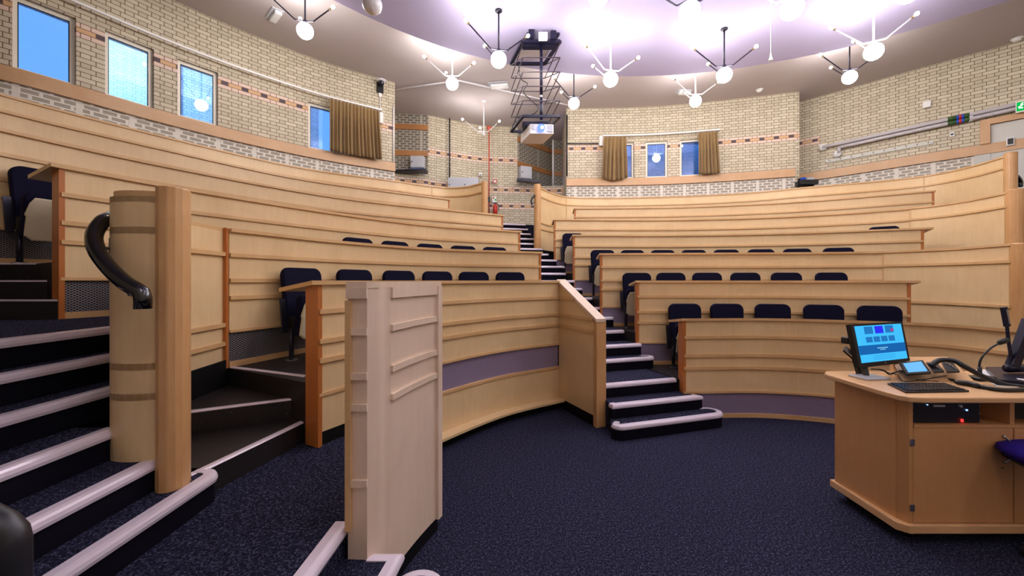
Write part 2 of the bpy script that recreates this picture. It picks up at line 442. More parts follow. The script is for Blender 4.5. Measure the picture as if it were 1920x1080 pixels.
# ------------------------------------------------------------------ room curves (plan lines of each row and wall)
C = {
 'D2L': crv([(597, 2.87), (700, 3.31), (829, 4.0), (940, 4.68), (1048, 5.22)]),
 'D3L': crv([(430, 3.43), (640, 4.54), (827, 5.6), (1013, 6.25)]),
 'D4L': crv([(113, 3.10), (333, 3.82), (640, 5.34), (807, 6.42), (974, 7.25)]),
 'D5L': crv([('p', -4.9, 2.2), ('p', -4.65, 2.99), (0, 3.53), (320, 4.7), (640, 6.46), (942, 8.2)]),
 'D6L': crv([('p', -5.7, 2.6), ('p', -5.55, 3.5), (0, 4.19), (320, 5.5), (560, 7.0), (842, 8.79)]),
 'D7L': crv([('p', -6.6, 3.0), ('p', -6.4, 4.0), (0, 4.79), (320, 6.28), (560, 7.89), (742, 8.98), (790, 9.35), (840, 9.62), (875, 9.5), (906, 9.12)]),
 'D1R': crv([(1282, 4.76), (1440, 4.78), (1603, 4.52), (1780, 4.12), (1913, 3.66), ('p', 4.9, 2.9), ('p', 4.9, 2.0)]),
 'D2R': crv([(1195, 5.7), (1450, 5.62), (1705, 5.1)]),
 'D3R': crv([(1127, 6.59), (1350, 6.45), (1500, 6.36), (1655, 6.11), (1780, 5.55), (1898, 4.82)]),
 'D4R': crv([(1076, 7.82), (1280, 7.82), (1500, 7.45), (1730, 6.79)]),
 'D5R': crv([(1040, 8.77), (1280, 8.77), (1500, 8.27), (1705, 7.41), (1800, 6.8), (1890, 6.07)]),
 'D6R': crv([(1078, 9.89), (1280, 9.72), (1500, 9.05), (1750, 7.96)]),
 'D7R': crv([(1010, 9.55), (1032, 10.15), (1065, 10.7), (1230, 10.7), (1400, 10.2), (1500, 9.65), (1732, 8.55), (1820, 7.83), (1886, 7.18)]),
 'WL': crv([('p', -9.6, 0.6), ('p', -8.9, 3.2), ('p', -7.9, 4.9), (0, 5.51), (143, 6.12), (290, 6.95), (420, 7.8), (560, 8.83), (640, 9.43), (740, 10.15)]),
 'WC': crv([(1062, 11.7), (1227, 11.55), (1400, 11.0), (1490, 10.65)]),
 'WR': crv([(1488, 11.35), (1600, 10.4), (1706, 9.6), (1920, 8.35), ('p', 12.0, 6.6), ('p', 13.4, 3.0)]),
}
Z = {'D1R': 1.2, 'D2R': 1.65, 'D2L': 1.65, 'D3': 2.1, 'D4': 2.55, 'D5': 3.0, 'D6': 3.45, 'D7': 3.9}
CEIL = 6.7; DISC = 6.2

# ------------------------------------------------------------------ floor, ceiling
struct('floor', MB().prism([(-9.9, -2.2), (14, -2.2), (14, 15), (-9.9, 15)], -.1, 0), M['carpet'])
struct('ceiling', MB().prism([(-9.95, -2.4), (14.0, -2.4), (14.0, 14.8), (1.7, 14.8), (-4.2, 14.8), (-4.2, 11.2)]+[(p.x, p.y) for p in off(C['WL'], .31)][::-1]+[(-9.95, .6)], CEIL, CEIL+.2), M['ceiling'])
dc = (2.6, 1.41, 7.47)
struct('ceiling.001', MB().prism([(dc[0]+dc[2]*math.cos(a*math.pi/90), dc[1]+dc[2]*math.sin(a*math.pi/90)) for a in range(180) if dc[1]+dc[2]*math.sin(a*math.pi/90) > -2.3], DISC, CEIL-.002), M['disc'])

# ------------------------------------------------------------------ outer walls
WZ0, LED0, LED1, WT = 3.15, 4.42, 4.63, 5.68
def wall(name, c, wins, zb=3.0):
    mb = MB(); L0 = 0
    xs = [px_of(c[0])] ; segs = []
    pts = c; Ls = lens(pts)
    def s_at(x):
        for i in range(len(pts)-1):
            if pts[i].y <= 3.3 and pts[i+1].y <= 3.3: continue
            a, b = px_of(pts[i]), px_of(pts[i+1])
            if (a-x)*(b-x) <= 0 and a != b: return Ls[i]+(x-a)/(b-a)*(Ls[i+1]-Ls[i])
    def sub(sa, sb):
        out = []
        def g(s):
            for i in range(len(pts)-1):
                if Ls[i] <= s <= Ls[i+1]+1e-9: return pts[i].lerp(pts[i+1], (s-Ls[i])/(Ls[i+1]-Ls[i]))
            return pts[-1].copy()
        out = [g(sa)]+[pts[i] for i in range(len(pts)) if sa+1e-3 < Ls[i] < sb-1e-3]+[g(sb)]
        return out
    s = 0; res = []
    for a, b in wins:
        sa, sb = s_at(a), s_at(b)
        mb.ribbon(sub(s, sa), LED0, CEIL, .3, s)
        mb.ribbon(sub(sa, sb), WT, CEIL, .3, sa); res.append((sub(sa, sb), sa))
        s = sb
    mb.ribbon(sub(s, Ls[-1]), LED0, CEIL, .3, s)
    struct(name, mb, M['brick']); return res
wl = wall('wall_left', C['WL'], [(23, 143), (197, 289), (333, 409), (578, 655)])
wc = wall('wall_back', C['WC'], [(1148, 1189), (1211, 1252), (1275, 1318)])
doorx = (1837, 2010)
struct('wall_right', MB().ribbon(cut(C['WR'], 1488, 1538), LED0, CEIL, .3), M['brick'])
struct('wall_right.002', MB().ribbon([at_px(C['WR'], 1538)[0]]+[p for p in C['WR'] if px_of(p) > 1538.5 or p.y < 8], LED0, CEIL, .3, lens(cut(C['WR'], 1488, 1538))[-1]), M['brick_plain'])
struct('wall_left.001', MB().ribbon(C['WL'], 0, LED0, .3), M['vent'])
struct('wall_back.001', MB().ribbon(C['WC'], 0, LED0, .3), M['vent'])
struct('wall_right.001', MB().ribbon(C['WR'], 0, LED0, .3), M['vent'])
for i, (k, a) in enumerate((('WL', .05), ('WC', .05), ('WR', .05))):
    struct('trim_%d' % (i+1), MB().ribbon(off(C[k], -.055), LED0, LED1, .0545), M['ledge'])
# return of the back wall towards the right wall and plain block at its ends
def vwall(name, pts, z0, z1, mat, th=.2, u0=0): return struct(name, MB().ribbon([Vector(p) for p in pts], z0, z1, th, u0), mat)
e = C['WC'][-1]; e2 = C['WR'][0]
vwall('wall_back.002', [e+Vector((.0, .02)), (e.x+.35, e.y+1.3)], 0, CEIL, M['brick'], -.12)
# windows
def window(n, pts, lab=None):
    a, b = pts[0], pts[-1]; d = (b-a).normalized(); nn = Vector((-d.y, d.x)); L = (b-a).length
    o = .07; fw = .055; fd = .05
    def P(u, dep): q = a+d*u+nn*dep; return (q.x, q.y)
    fr = MB()
    for u0, u1, z0, z1 in ((0, fw, LED1, WT), (L-fw, L, LED1, WT), (fw, L-fw, WT-fw, WT), (fw, L-fw, LED1, LED1+fw)):
        fr.prism([P(u0, o), P(u1, o), P(u1, o+fd), P(u0, o+fd)], z0, z1)
    w_ = struct('window_%d' % n, fr, M['winframe'])
    gk = MB().prism([P(fw, o+.022), P(L-fw, o+.022), P(L-fw, o+.028), P(fw, o+.028)], LED1+fw, WT-fw)
    struct('pane', gk, M['glass'], parent=w_)
    bd = MB()
    for u0, u1, z0, z1 in ((fw, fw+.012, LED1+fw, WT-fw), (L-fw-.012, L-fw, LED1+fw, WT-fw), (fw+.012, L-fw-.012, WT-fw-.012, WT-fw)):
        bd.prism([P(u0, o+.008), P(u1, o+.008), P(u1, o+.02), P(u0, o+.02)], z0, z1)
    struct('glazing_bead', bd, M['black'], parent=w_)
    return w_
for i, (p, s) in enumerate(wl+wc): window(i+1, p)
# masonry seen outside through the second, third and fourth windows
ext = crv([('p', -10.2, 9.2), ('p', -8.6, 11.4), ('p', -6.5, 13.4)])
struct('wall_outside', MB().ribbon(ext, 3, 8, .2), M['extbrick'])
struct('wall_outside.001', MB().ribbon([Vector((-1.0, 16.5)), Vector((10.5, 15.5))], 3, 9, .2), M['extbrick'])  # added wall behind the back windows, there to darken their panes
pp = solo('downpipe', MB().tube([(-9.0, 10.6, 3), (-9.0, 10.6, 8)], .09, 12), M['white'], 'white downpipe outside, seen through the second window from the left', 'pipe', smooth=True)

ol = bpy.data.objects.new('outside_lamp', bpy.data.lights.new('outside_lamp', 'POINT')); sc.collection.objects.link(ol)  # added unseen point light, brightens the masonry beyond the left windows
ol.location = (-8.3, 8.6, 7.2); ol.data.energy = 330; ol.data.color = (.55, .8, 1); ol.data.shadow_soft_size = .15
# middle recess at the head of the stairs
rc = crv([(803, 12.15), (845, 12.5), (905, 12.95), (970, 13.1)])
struct('wall_recess', MB().ribbon(rc, 2.9, CEIL, .25), M['brick_back'])
struct('wall_recess.001', MB().ribbon(crv([(970, 13.1), (1020, 13.2), (1068, 13.1)]), 2.9, 4.78, .25, 2.9), M['brick_back'])
vp = [Vector(PX(724, 12.0)), Vector(PX(803, 12.15))]
struct('wall_recess.002', MB().ribbon(vp, 4.9, CEIL, .2), M['vent_grey'])
struct('wall_recess.003', MB().ribbon(off(crv([(700, 10.9), (724, 11.6), (803, 12.1)]), -.02), 2.9, 4.86, .1), M['brick_back'])
vr = [Vector(PX(970, 13.12)), Vector(PX(1035, 14.4)), Vector(PX(1075, 14.4))]
struct('wall_recess.004', MB().ribbon(vr[:2], 4.78, CEIL, .2), M['vent_grey'])
struct('wall_recess.005', MB().ribbon(vr[1:], 4.78, CEIL, .2, 3), M['vent_grey'])
nm = 4
for pts in (vp, vr[:2], vr[1:]):
    for zc in (6.3, 5.5):
        struct('trim_%d' % nm, MB().ribbon(off(pts, -.05), zc-.08, zc+.08, .049), M['rail_wood']); nm += 1
# brick returns either side
a = C['WL'][-1]; vwall('wall_recess.006', [a+Vector((0, .02)), Vector(PX(724, 12.0))], 0, CEIL, M['brick'], .2)
a = C['WC'][0]; vwall('wall_recess.007', [Vector(PX(1053, 14.6)), a+Vector((0, .02))], 0, CEIL, M['brick'], .2)
# walls behind the viewer
struct('wall_front', MB().box((2, -2.3, 3.35), (24.5, .2, 6.7)), M['plaster'])
struct('wall_side', MB().box((-9.75, -.8, 3.35), (.2, 3.2, 6.7)), M['plaster'])
struct('wall_side.001', MB().box((13.6, .4, 3.35), (.2, 5.4, 6.7)), M['plaster'])

# ------------------------------------------------------------------ seating tiers
def tier(name, ca, cb, z, mat='vinyl'):
    poly = [(p.x, p.y) for p in ca]+[(p.x, p.y) for p in reversed(cb)]
    return struct(name, MB().prism(poly, 0, z-.003), M[mat])
def XL(Y): return .95-.307*(Y-4.45)
def XR(Y): return 2.04-.285*(Y-4.73)
T = .04
o_ = lambda k, d=T: off(C[k], d)
tier('floor.001', o_('D2L'), o_('D3L', .02), .9)
tier('floor.002', o_('D3L'), o_('D4L', .02), 1.35)
tier('floor.003', o_('D4L'), [p for p in o_('D5L', .02) if px_of(p) > 35 and p.y > 2.9], 1.8)
tier('floor.004', o_('D5L'), o_('D6L', .02), 2.25)
tier('floor.005', o_('D6L'), [p for p in o_('D7L', .02)][:-28], 2.7)
tier('floor.006', [p for p in o_('D7L')][:-28], off(C['WL'], -.1), 3.15, 'carpet')
tier('floor.007', o_('D1R'), o_('D2R', .02)+o_('D3R', .02)[-28:], .45)
tier('floor.008', o_('D2R'), cut(o_('D3R', .02), 1127, 1720), .9)
tier('floor.009', cut(o_('D3R'), 1127, 1760), o_('D4R', .02), 1.35)
tier('floor.010', o_('D4R'), cut(o_('D5R', .02), 1040, 1750), 1.8)
tier('floor.011', cut(o_('D5R'), 1040, 1800), o_('D6R', .02), 2.25)
tier('floor.012', o_('D6R'), cut(o_('D7R', .02), 1064, 1800), 2.7)
tier('floor.013', cut(o_('D7R'), 1064, 1886), off(C['WC'], -.1)+[p for p in off(C['WR'], -.1) if p.y > 7.2], 3.15, 'carpet')
struct('floor.014', MB().prism([(-3.1, 9.6), (-1.2, 10.1), (-.85, 10.3), (1.3, 10.95), (1.5, 14.6), (-3.3, 12.3)], 0, 3.147), M['carpet'])

# ------------------------------------------------------------------ desks
BAT = (.23, .45, .60)
def batten(c, z, parent, d=.022, h=.034, mat='birch_edge'):
    part('batten', MB().ribbon(off(c, -d), z-h/2, z+h/2, d-.0005), M[mat], parent)
def desk(cname, z, label, group, ext=None, bats=BAT, wood_h=.9, base=None, rng=None, ends='LR', top=True, mesh='mesh', end_w=.10, topover=(.03, .03), grille=True):
    c = cut(C[cname], *rng) if rng else C[cname]
    mid = c[len(c)//2]; floor_z = z-1.2 if base is None else base
    t = thing('curved_desk', (mid.x, mid.y, floor_z), label, 'desk', group)
    wb = z-wood_h
    part('front_panel', MB().ribbon(c, wb, z-.03, .03), M['birch'], t)
    for b in bats: batten(c, z-b, t)
    batten(c, wb+.012, t, .014, .024)
    if grille:
        part('vent_grille', MB().ribbon(off(c, .012), floor_z+.05, wb, .012), M[mesh], t)
        part('grille_rail', MB().ribbon(off(c, -.004), floor_z, floor_z+.05, .028), M['birch_edge'], t)
    if top:
        A = c[:]
        d0 = (A[0]-A[1]).normalized(); d1 = (A[-1]-A[-2]).normalized()
        if 'L' in ends: A[0] = A[0]+d0*topover[0]
        if 'R' in ends: A[-1] = A[-1]+d1*topover[1]
        part('desktop', MB().slab(A, -.03, .36, z, z-.055, .03), M['birch_edge'], t)
    else:
        part('capping', MB().ribbon(off(c, -.012), z-.03, z, .055), M['birch_edge'], t)
    for s, i in (('L', 0), ('R', -1)):
        if s in ends:
            p = c[i]; n = normals(c)[i]; tg = (c[1]-c[0]).normalized() if i == 0 else (c[-2]-c[-1]).normalized()
            q = [p-n*.012-tg*.012, p-n*.012+tg*.022, p+n*end_w+tg*.022, p+n*end_w-tg*.012]
            zb = floor_z
            part('end_board', MB().prism([(k.x, k.y) for k in q], zb, z-.032 if end_w < .1 else [z-.032, z-.032, z-.032-.1*end_w/.3*.45, z-.032-.1*end_w/.3*.45]), M['orange'], t)
    return t
GL, GR = None, None
# left block
D2 = desk('D2L', 1.65, 'tall front desk left of the central stairs, with lilac mesh vent and sloping end wall', None, base=.0, wood_h=.84, ends='L', grille=False, end_w=.13, topover=(.07, 0), bats=(.225, .44, .58))
c2 = C['D2L']; c2r = cut(c2, 760, 1048)
part('vent_grille', MB().ribbon(off(cut(c2, 760, 1048), .02), .53, .81, .012), M['mesh'], D2)
part('grille_rail', MB().ribbon(off(c2r, -.012), .50, .53, .04), M['birch_edge'], D2)
part('lower_panel', MB().ribbon(c2r, .10, .5, .03), M['birch'], D2)
part('ledge', MB().ribbon(off(c2r, -.14), .10, .125, .138), M['birch'], D2)
part('skirting', MB().ribbon(off(c2r, -.05), 0, .10, .04), M['skirt'], D2)
part('skirting', MB().ribbon(off(cut(c2, 597, 770), .01), .45, .56, .02), M['skirt'], D2)
part('lower_panel', MB().ribbon(cut(c2, 597, 760), .55, .81, .03), M['birch'], D2)
# sloping end wall of D2L
A = Vector(PX(1048, 5.22)); B = Vector((.955, 4.45)); d = (B-A).normalized(); n2 = Vector((-d.y, d.x))
if n2.x < 0: n2 = -n2
Lw = (B-A).length
wing = part('end_wall', MB(), M['birch'], D2) if False else None
wm = MB(); th = .09
def WP(s, t_): q = A+d*s+n2*t_; return q
for t0 in (0,):
    z_at = lambda s: 1.65-(s-.0)*(1.65-1.215)/Lw
    a0, a1, b0, b1 = WP(0, 0), WP(Lw-.07, 0), WP(0, th), WP(Lw-.07, th)
    wm.prism([tuple(a0), tuple(a1), tuple(b1), tuple(b0)], .12, [z_at(0)-.03, z_at(Lw-.07)-.03, z_at(Lw-.07)-.03, z_at(0)-.03])
part('end_wall', wm, M['birch'], D2)
cm = MB(); zc = [z_at(-.02), z_at(Lw), z_at(Lw), z_at(-.02)]
q = [WP(-.02, -.02), WP(Lw+.005, -.02), WP(Lw+.005, th+.02), WP(-.02, th+.02)]
cm.add([(k.x, k.y, z-.03) for k, z in zip(q, zc)]+[(k.x, k.y, z+.005) for k, z in zip(q, zc)], [(0, 1, 2, 3), (7, 6, 5, 4), (0, 4, 5, 1), (1, 5, 6, 2), (2, 6, 7, 3), (3, 7, 4, 0)])
part('capping', cm, M['birch_lit'], D2)
q = [WP(Lw-.07, -.01), WP(Lw, -.01), WP(Lw, th+.03), WP(Lw-.07, th+.03)]
part('newel_post', MB().prism([tuple(k) for k in q], 0, [z_at(Lw-.07)-.03, z_at(Lw)-.03, z_at(Lw)-.03, z_at(Lw-.07)-.03]), M['oakpost'], D2, bevel=.006)
for zb in (1.21, 1.07):
    s1 = Lw-.07
    q = [WP(0.01, -.02), WP(s1, -.02), WP(s1, 0), WP(0.01, 0)]
    part('batten', MB().prism([tuple(k) for k in q], zb-.017, zb+.017), M['birch_edge'], D2)
s1 = .22*Lw/.435-.05
part('batten', MB().prism([tuple(k) for k in (WP(.01, -.02), WP(s1, -.02), WP(s1, 0), WP(.01, 0))], 1.408, 1.44), M['birch_edge'], D2)
q = [WP(0, .0), WP(Lw-.07, .0), WP(Lw-.07, th-.01), WP(0, th-.01)]
part('skirting', MB().prism([tuple(k) for k in q], 0, .12), M['skirt'], D2)

desk('D3L', 2.1, 'second desk up left of the central stairs, starting behind the foreground timber newel', None, mesh='mesh_dark', ends='R', end_w=.06)
desk('D4L', 2.55, 'third left desk, with an orange end board and mesh vent near the left edge', None, mesh='mesh_dark', ends='LR', end_w=.1, topover=(.06, .03))
desk('D5L', 3.0, 'fourth curved desk up on the left side, running off the left edge', None, mesh='mesh_dark', ends='R', end_w=.06)
desk('D6L', 3.45, 'highest left desk, just under the top barrier', None, mesh='mesh_dark', ends='R', end_w=.06)
# right block
desk('D1R', 1.2, 'lowest curved desk right of the stairs, behind the presenter lectern', None, ends='L', end_w=.12)
desk('D2R', 1.65, 'second curved desk right of the stairs, ending at a small overhang near the monitor', None, ends='LR', end_w=.10, topover=(.03, .1))
desk('D3R', 2.1, 'third curved desk right of the stairs', None, ends='L', end_w=.10, rng=(1127, 1655))
desk('D4R', 2.55, 'fourth curved desk right of the stairs, with pointed right overhang', None, ends='LR', end_w=.10, topover=(.03, .13))
desk('D5R', 3.0, 'fifth curved desk right of the stairs', None, ends='L', end_w=.10, rng=(1040, 1705))
desk('D6R', 3.45, 'sixth and highest curved desk right of the stairs', None, ends='LR', end_w=.10)
# barriers: top row walls and side stair enclosures
def barrier(c, z0, z1, bats, label, postL=None, postR=None, pr=.07, cap=True, th=.05, zpost=0, joints=()):
    mid = c[len(c)//2]; t = thing('curved_partition', (mid.x, mid.y, z0), label, 'partition')
    part('panel', MB().ribbon(c, z0, z1-.028, th), M['birch'], t)
    for b in bats: batten(c, b, t)
    part('capping', MB().ribbon(off(c, -.02), z1-.028, z1, th+.04), M['birch_edge'], t)
    for x in joints:
        p, n = at_px(c, x); tg = Vector((n.y, -n.x))
        part('joint_strip', MB().prism([tuple(p-n*.012-tg*.008), tuple(p-n*.012+tg*.008), tuple(p+n*.01+tg*.008), tuple(p+n*.01-tg*.008)], z0, z1-.03), M['birch_edge'], t)
    for p in (postL, postR):
        if p is not None:
            x, y, zb = p
            part('newel_post', MB().lathe((x, y, 0), [(pr, zb), (pr, z1+zpost-.01), (pr-.01, z1+zpost)], 20), M['oakpost'], t)
    return t
c = C['D7L']; e = c[-1]
barrier(c, 2.7, 3.9, (3.68,), 'top left curved partition curling into the head of the central stairs', postR=(e.x+.03, e.y+.02, 2.6), joints=(810,), zpost=.02)
c = C['D7R']; s0 = c[0]; s1_ = c[-1]
barrier(c, 2.4, 3.9, (3.68, 3.05, 2.9), 'top right curved partition sweeping from the central stairs to the far right post', postL=(s0.x-.03, s0.y, 2.1), postR=(s1_.x+.06, s1_.y-.02, 2.3), pr=.085, zpost=.05, joints=(1062, 1732))
c = cut(C['D3R'], 1655, 1898); e = c[-1]
barrier(c, .4, 2.1, (1.88, 1.33), 'lower right curved enclosure partition behind the lectern', postR=(e.x+.09, e.y-.03, .45), pr=.11, joints=(1656,))
c = cut(C['D5R'], 1705, 1890); e = c[-1]
barrier(c, 1.3, 3.0, (2.78,), 'middle right curved enclosure partition, between the lower and top ones', postR=(e.x+.09, e.y-.02, 1.3), pr=.11, zpost=.03, joints=(1706,))

# ------------------------------------------------------------------ left foreground enclosure with handrail
nw = thing('stair_enclosure', (-2.0, 2.3, .45), 'foreground curved timber stair enclosure with thick newel, under the black handrail', 'partition')
outer = rows_spline([(-1.765, 2.0), (-1.84, 1.978), (-1.93, 1.972), (-2.01, 1.995), (-2.065, 2.05), (-2.11, 2.14), (-2.17, 2.3), (-2.3, 2.65), (-2.5, 3.1), (-2.56, 3.4)], 8)
inner = [Vector((-2.47, 3.42)), Vector((-2.43, 2.96)), Vector((-1.74, 2.12))]
poly = [tuple(p) for p in outer]+[tuple(p) for p in inner]
part('panel', MB().prism(poly, .45, 2.07), M['birch'], nw)
oc = off(outer, .014) if off(outer, .014)[5].x < outer[5].x else off(outer, -.014)
def shell(pts_in, pts_out, z0, z1): return MB().prism([tuple(p) for p in pts_out]+[tuple(p) for p in reversed(pts_in)], z0, z1)
for zb, h in ((2.055, .03), (1.90, .034), (1.22, .034), (1.07, .034)):
    part('batten', shell(outer, oc, zb-h/2, zb+h/2), M['birch_edge'], nw, smooth=False)
part('capping', MB().prism([tuple(p) for p in oc]+[tuple(p) for p in inner], 2.07, 2.1), M['birch_edge'], nw)
pc = [(-1.775, 2.0), (-1.768, 1.972), (-1.74, 1.962), (-1.705, 1.968), (-1.682, 1.99), (-1.67, 2.02), (-1.67, 2.06), (-1.69, 2.10), (-1.74, 2.12), (-1.78, 2.1)]
part('newel_post', MB().prism(pc, .59, 2.12), M['oakpost'], nw, bevel=.006)
# inner face battens, lower ones end at the vent desk
ib = [Vector((-2.43, 2.96)), Vector((-2.47, 3.42))]
for zb in (1.87, 1.66+.0, .98+.12, .90+.05):
    pass
for zb in (1.875, 1.27, 1.11):
    part('batten', MB().prism([(-2.43, 2.96), (-2.405, 2.96), (-2.445, 3.42), (-2.47, 3.42)], zb-.017, zb+.017), M['birch_edge'], nw)
part('corner_strip', MB().prism([(-2.47, 3.405), (-2.437, 3.40), (-2.432, 3.42), (-2.47, 3.43)], .9, 2.1), M['orange'], nw)
part('skirting', MB().prism([(-2.41, 2.955), (-2.40, 2.955), (-2.44, 3.42), (-2.46, 3.42)], .75, .97), M['skirt'], nw)
# handrail on it
def smooth_path(pts, n=8): return [Vector(p) for p in rows3(pts, n)]
def rows3(pts, n):
    P = [Vector(p) for p in pts]; out = []
    for i in range(len(P)-1):
        p0 = P[i-1] if i else P[0]; p1, p2 = P[i], P[i+1]; p3 = P[i+2] if i+2 < len(P) else P[-1]
        for k in range(n):
            t = k/n
            out.append(.5*((2*p1)+(-p0+p2)*t+(2*p0-5*p1+4*p2-p3)*t*t+(-p0+3*p1-3*p2+p3)*t**3))
    out.append(P[-1]); return out
hr = thing('handrail', (-1.95, 1.85, 1.5), 'curved black tubular handrail wrapping the foreground timber enclosure', 'handrail')
hp = [W(208, 408, 2.14), W(192, 416, 2.04), W(177, 440, 1.96), W(181, 468, 1.9), W(203, 500, 1.86), W(232, 528, 1.84), W(256, 543, 1.835)]
hp = rows3(hp, 8)+[Vector(W(265, 549, 1.835)), Vector(W(268, 558, 1.835)), Vector(W(268, 579, 1.835))]
part('rail', MB().tube(hp, .034, 16), M['blackgloss'], hr, smooth=True)
part('bracket', MB().tube([W(196, 466, 1.9), W(213, 466, 2.18)], .008, 8), M['black'], hr)
part('fixing_plate', MB().box(W(212, 466, 2.2), (.012, .05, .11), .3), M['black'], hr)
part('bracket', MB().tube([W(250, 542, 1.85), W(243, 552, 1.88), W(252, 551, 2.0)], .009, 8), M['black'], hr)
h2 = thing('handrail', (-1.3, 1.0, .45), 'blurred black handrail end cut off by the bottom left corner', 'handrail')
hp = [Vector((-1.95, .98, 1.45)), Vector((-1.6, .99, 1.20)), W(0, 985, 1.0), W(18, 1003, 1.0), W(21, 1016, 1.0), Vector((W(21, 1016, 1.0).x, 1.0, .45))]
part('rail', MB().tube(hp, .036, 20), M['darkrail'], h2, smooth=True)
part('post', MB().tube([(-1.95, .98, 1.05), (-1.95, .98, 1.44)], .02, 10), M['black'], h2)

# ------------------------------------------------------------------ steps
def loop_end(p, q, side, r):    # returns rounded corner points from line p->q turning left at q
    pass
lz = .45
landing = [(-.84, .7), (-.82, 1.97), (-.72, 2.05), (-.66, 2.2), (-.53, 2.64), (-.95, 3.66)]+[tuple(p) for p in cut(off(C['D2L'], .02), 597, 768)][::-1]+[(-1.55, 3.1), (-2.45, 3.5), (-2.6, 2.6), (-2.7, .7)]
struct('floor.015', MB().prism(landing, 0, lz), M['carpet'])
def stair(name, loc, label): return thing(name, loc, label, 'stairs')
def nose(path, z, parent, wd=.06, h=.045, label=None):
    return part('step_nosing', MB().strip([(p[0], p[1], z-h/2+.004) for p in path], wd, h), M['nosing'], parent, label=label)
def arcpts(cx, cy, r, a0, a1, n=8):
    return [(cx+r*math.cos(math.radians(a0+(a1-a0)*i/n)), cy+r*math.sin(math.radians(a0+(a1-a0)*i/n))) for i in range(n+1)]
# left straight flight rising to the left
ls = stair('staircase', (-2.0, 1.6, .45), 'carpeted flight rising to the left in the bottom left corner')
XN = [-1.62, -1.79, -2.02, -2.24, -2.43, -2.58]; YE = [2.2, 2.0, 2.03, 2.40, 2.8, 3.05]
for k in range(6):
    z = .6+.15*k; x = XN[k]; xb = XN[k+1]-.03 if k < 5 else -2.62
    if k == 0:
        fr = arcpts(x-.09, 2.14, .09, 90, 0); fr = fr+[(x, .7)]
        poly = [(xb, 2.23)]+fr+[(xb, .7)]
        path = [(x-.14, 2.23)]+fr
    else:
        poly = [(xb, YE[k]), (x, YE[k]), (x, .7), (xb, .7)]; path = [(x, YE[k]), (x, .7)]
    zi = lz if k == 0 else z-.15
    part('step', MB().prism([(p[0], p[1]) for p in poly], zi, z), M['carpet'], ls)
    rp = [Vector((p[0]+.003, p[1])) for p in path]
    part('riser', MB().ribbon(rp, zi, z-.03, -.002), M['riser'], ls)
    po = [(p[0]+.015, p[1]) for p in path]
    nose(po[::-1], z, ls)
# walkway at level 9 to the left
wk = [(-2.58, .7), (-2.6, 2.6), (-2.62, 3.3)]+[tuple(p) for p in cut(off(C['D4L'], -.001), 113, 260)][::-1]+[(-3.6, 3.07), (-5.2, 3.07), (-5.2, .7)]
struct('floor.016', MB().prism(wk, 0, 1.35), M['carpet'])
st = stair('staircase', (-4.2, 3.2, 1.35), 'small dark flight beside the orange end board at the left edge')
for k, (y0, y1) in enumerate(((3.09, 3.28), (3.28, 3.46), (3.46, 4.3))):
    z = 1.5+.15*k; xr = (113-960)/F*y0-.02
    part('step', MB().prism([(-5.0, y0), (xr, y0), (xr-.02*k, y1), (-5.0, y1)], 1.35, z), M['vinyl'], st)
    part('step_nosing', MB().box(((xr-5)/2, y0+.006, z-.004), (xr+5, .02, .014)), M['nosing'], st)
# winders below D3L
ws = stair('staircase', (-1.9, 2.8, .45), 'dark winding steps between the foreground newel and the front left desk')
W4a, W4b = (-1.72, 2.14), (-1.53, 3.03); W5a, W5b = (-2.22, 2.72), (-1.60, 3.06); W6a, W6b = (-2.44, 3.44), (-1.62, 3.11)
part('step', MB().prism([W4a, W4b, (-1.62, 3.12), W5b, W5a, (-1.8, 2.2)], lz, .6), M['vinyl'], ws)
part('step', MB().prism([W5a, W5b, W6b, W6a, (-2.43, 2.97)], lz, .75), M['vinyl'], ws)
part('step', MB().prism([W6b, W6a, (-2.1, 3.8), (-1.5, 3.5), (-1.45, 3.2)], lz, .9), M['vinyl'], ws)
for a_, b_, z in ((W4a, W4b, .6), (W5a, W5b, .75), (W6a, W6b, .9)):
    nose([a_, b_], z, ws, .035, .014)
# steps down from landing at bottom centre
bs = stair('staircase', (-.6, 1.6, 0), 'short carpeted flight at the bottom edge in front of the pale partition end')
def rev(l): return l[::-1]
part('step', MB().prism([(-.84, .7), (-.84, 1.93), (-.56, 1.96), (-.60, .7)], 0, .3), M['carpet'], bs)
nose([(-.66, .7), (-.535, 1.97), (-.70, 1.97)], .302, bs, .06)
part('step', MB().prism([(-.66, .7), (-.60, 1.97)]+arcpts(-.46, 1.94, .12, 170, 0, 12)+[(-.36, .7)], 0, .15), M['carpet'], bs)
nose([(-.36, .7)]+[(p[0], p[1]) for p in arcpts(-.46, 1.94, .13, 0, 180, 14)], .152, bs, .05)
nose([(-.84, .7), (-.805, 1.975)], .452, bs, .07)

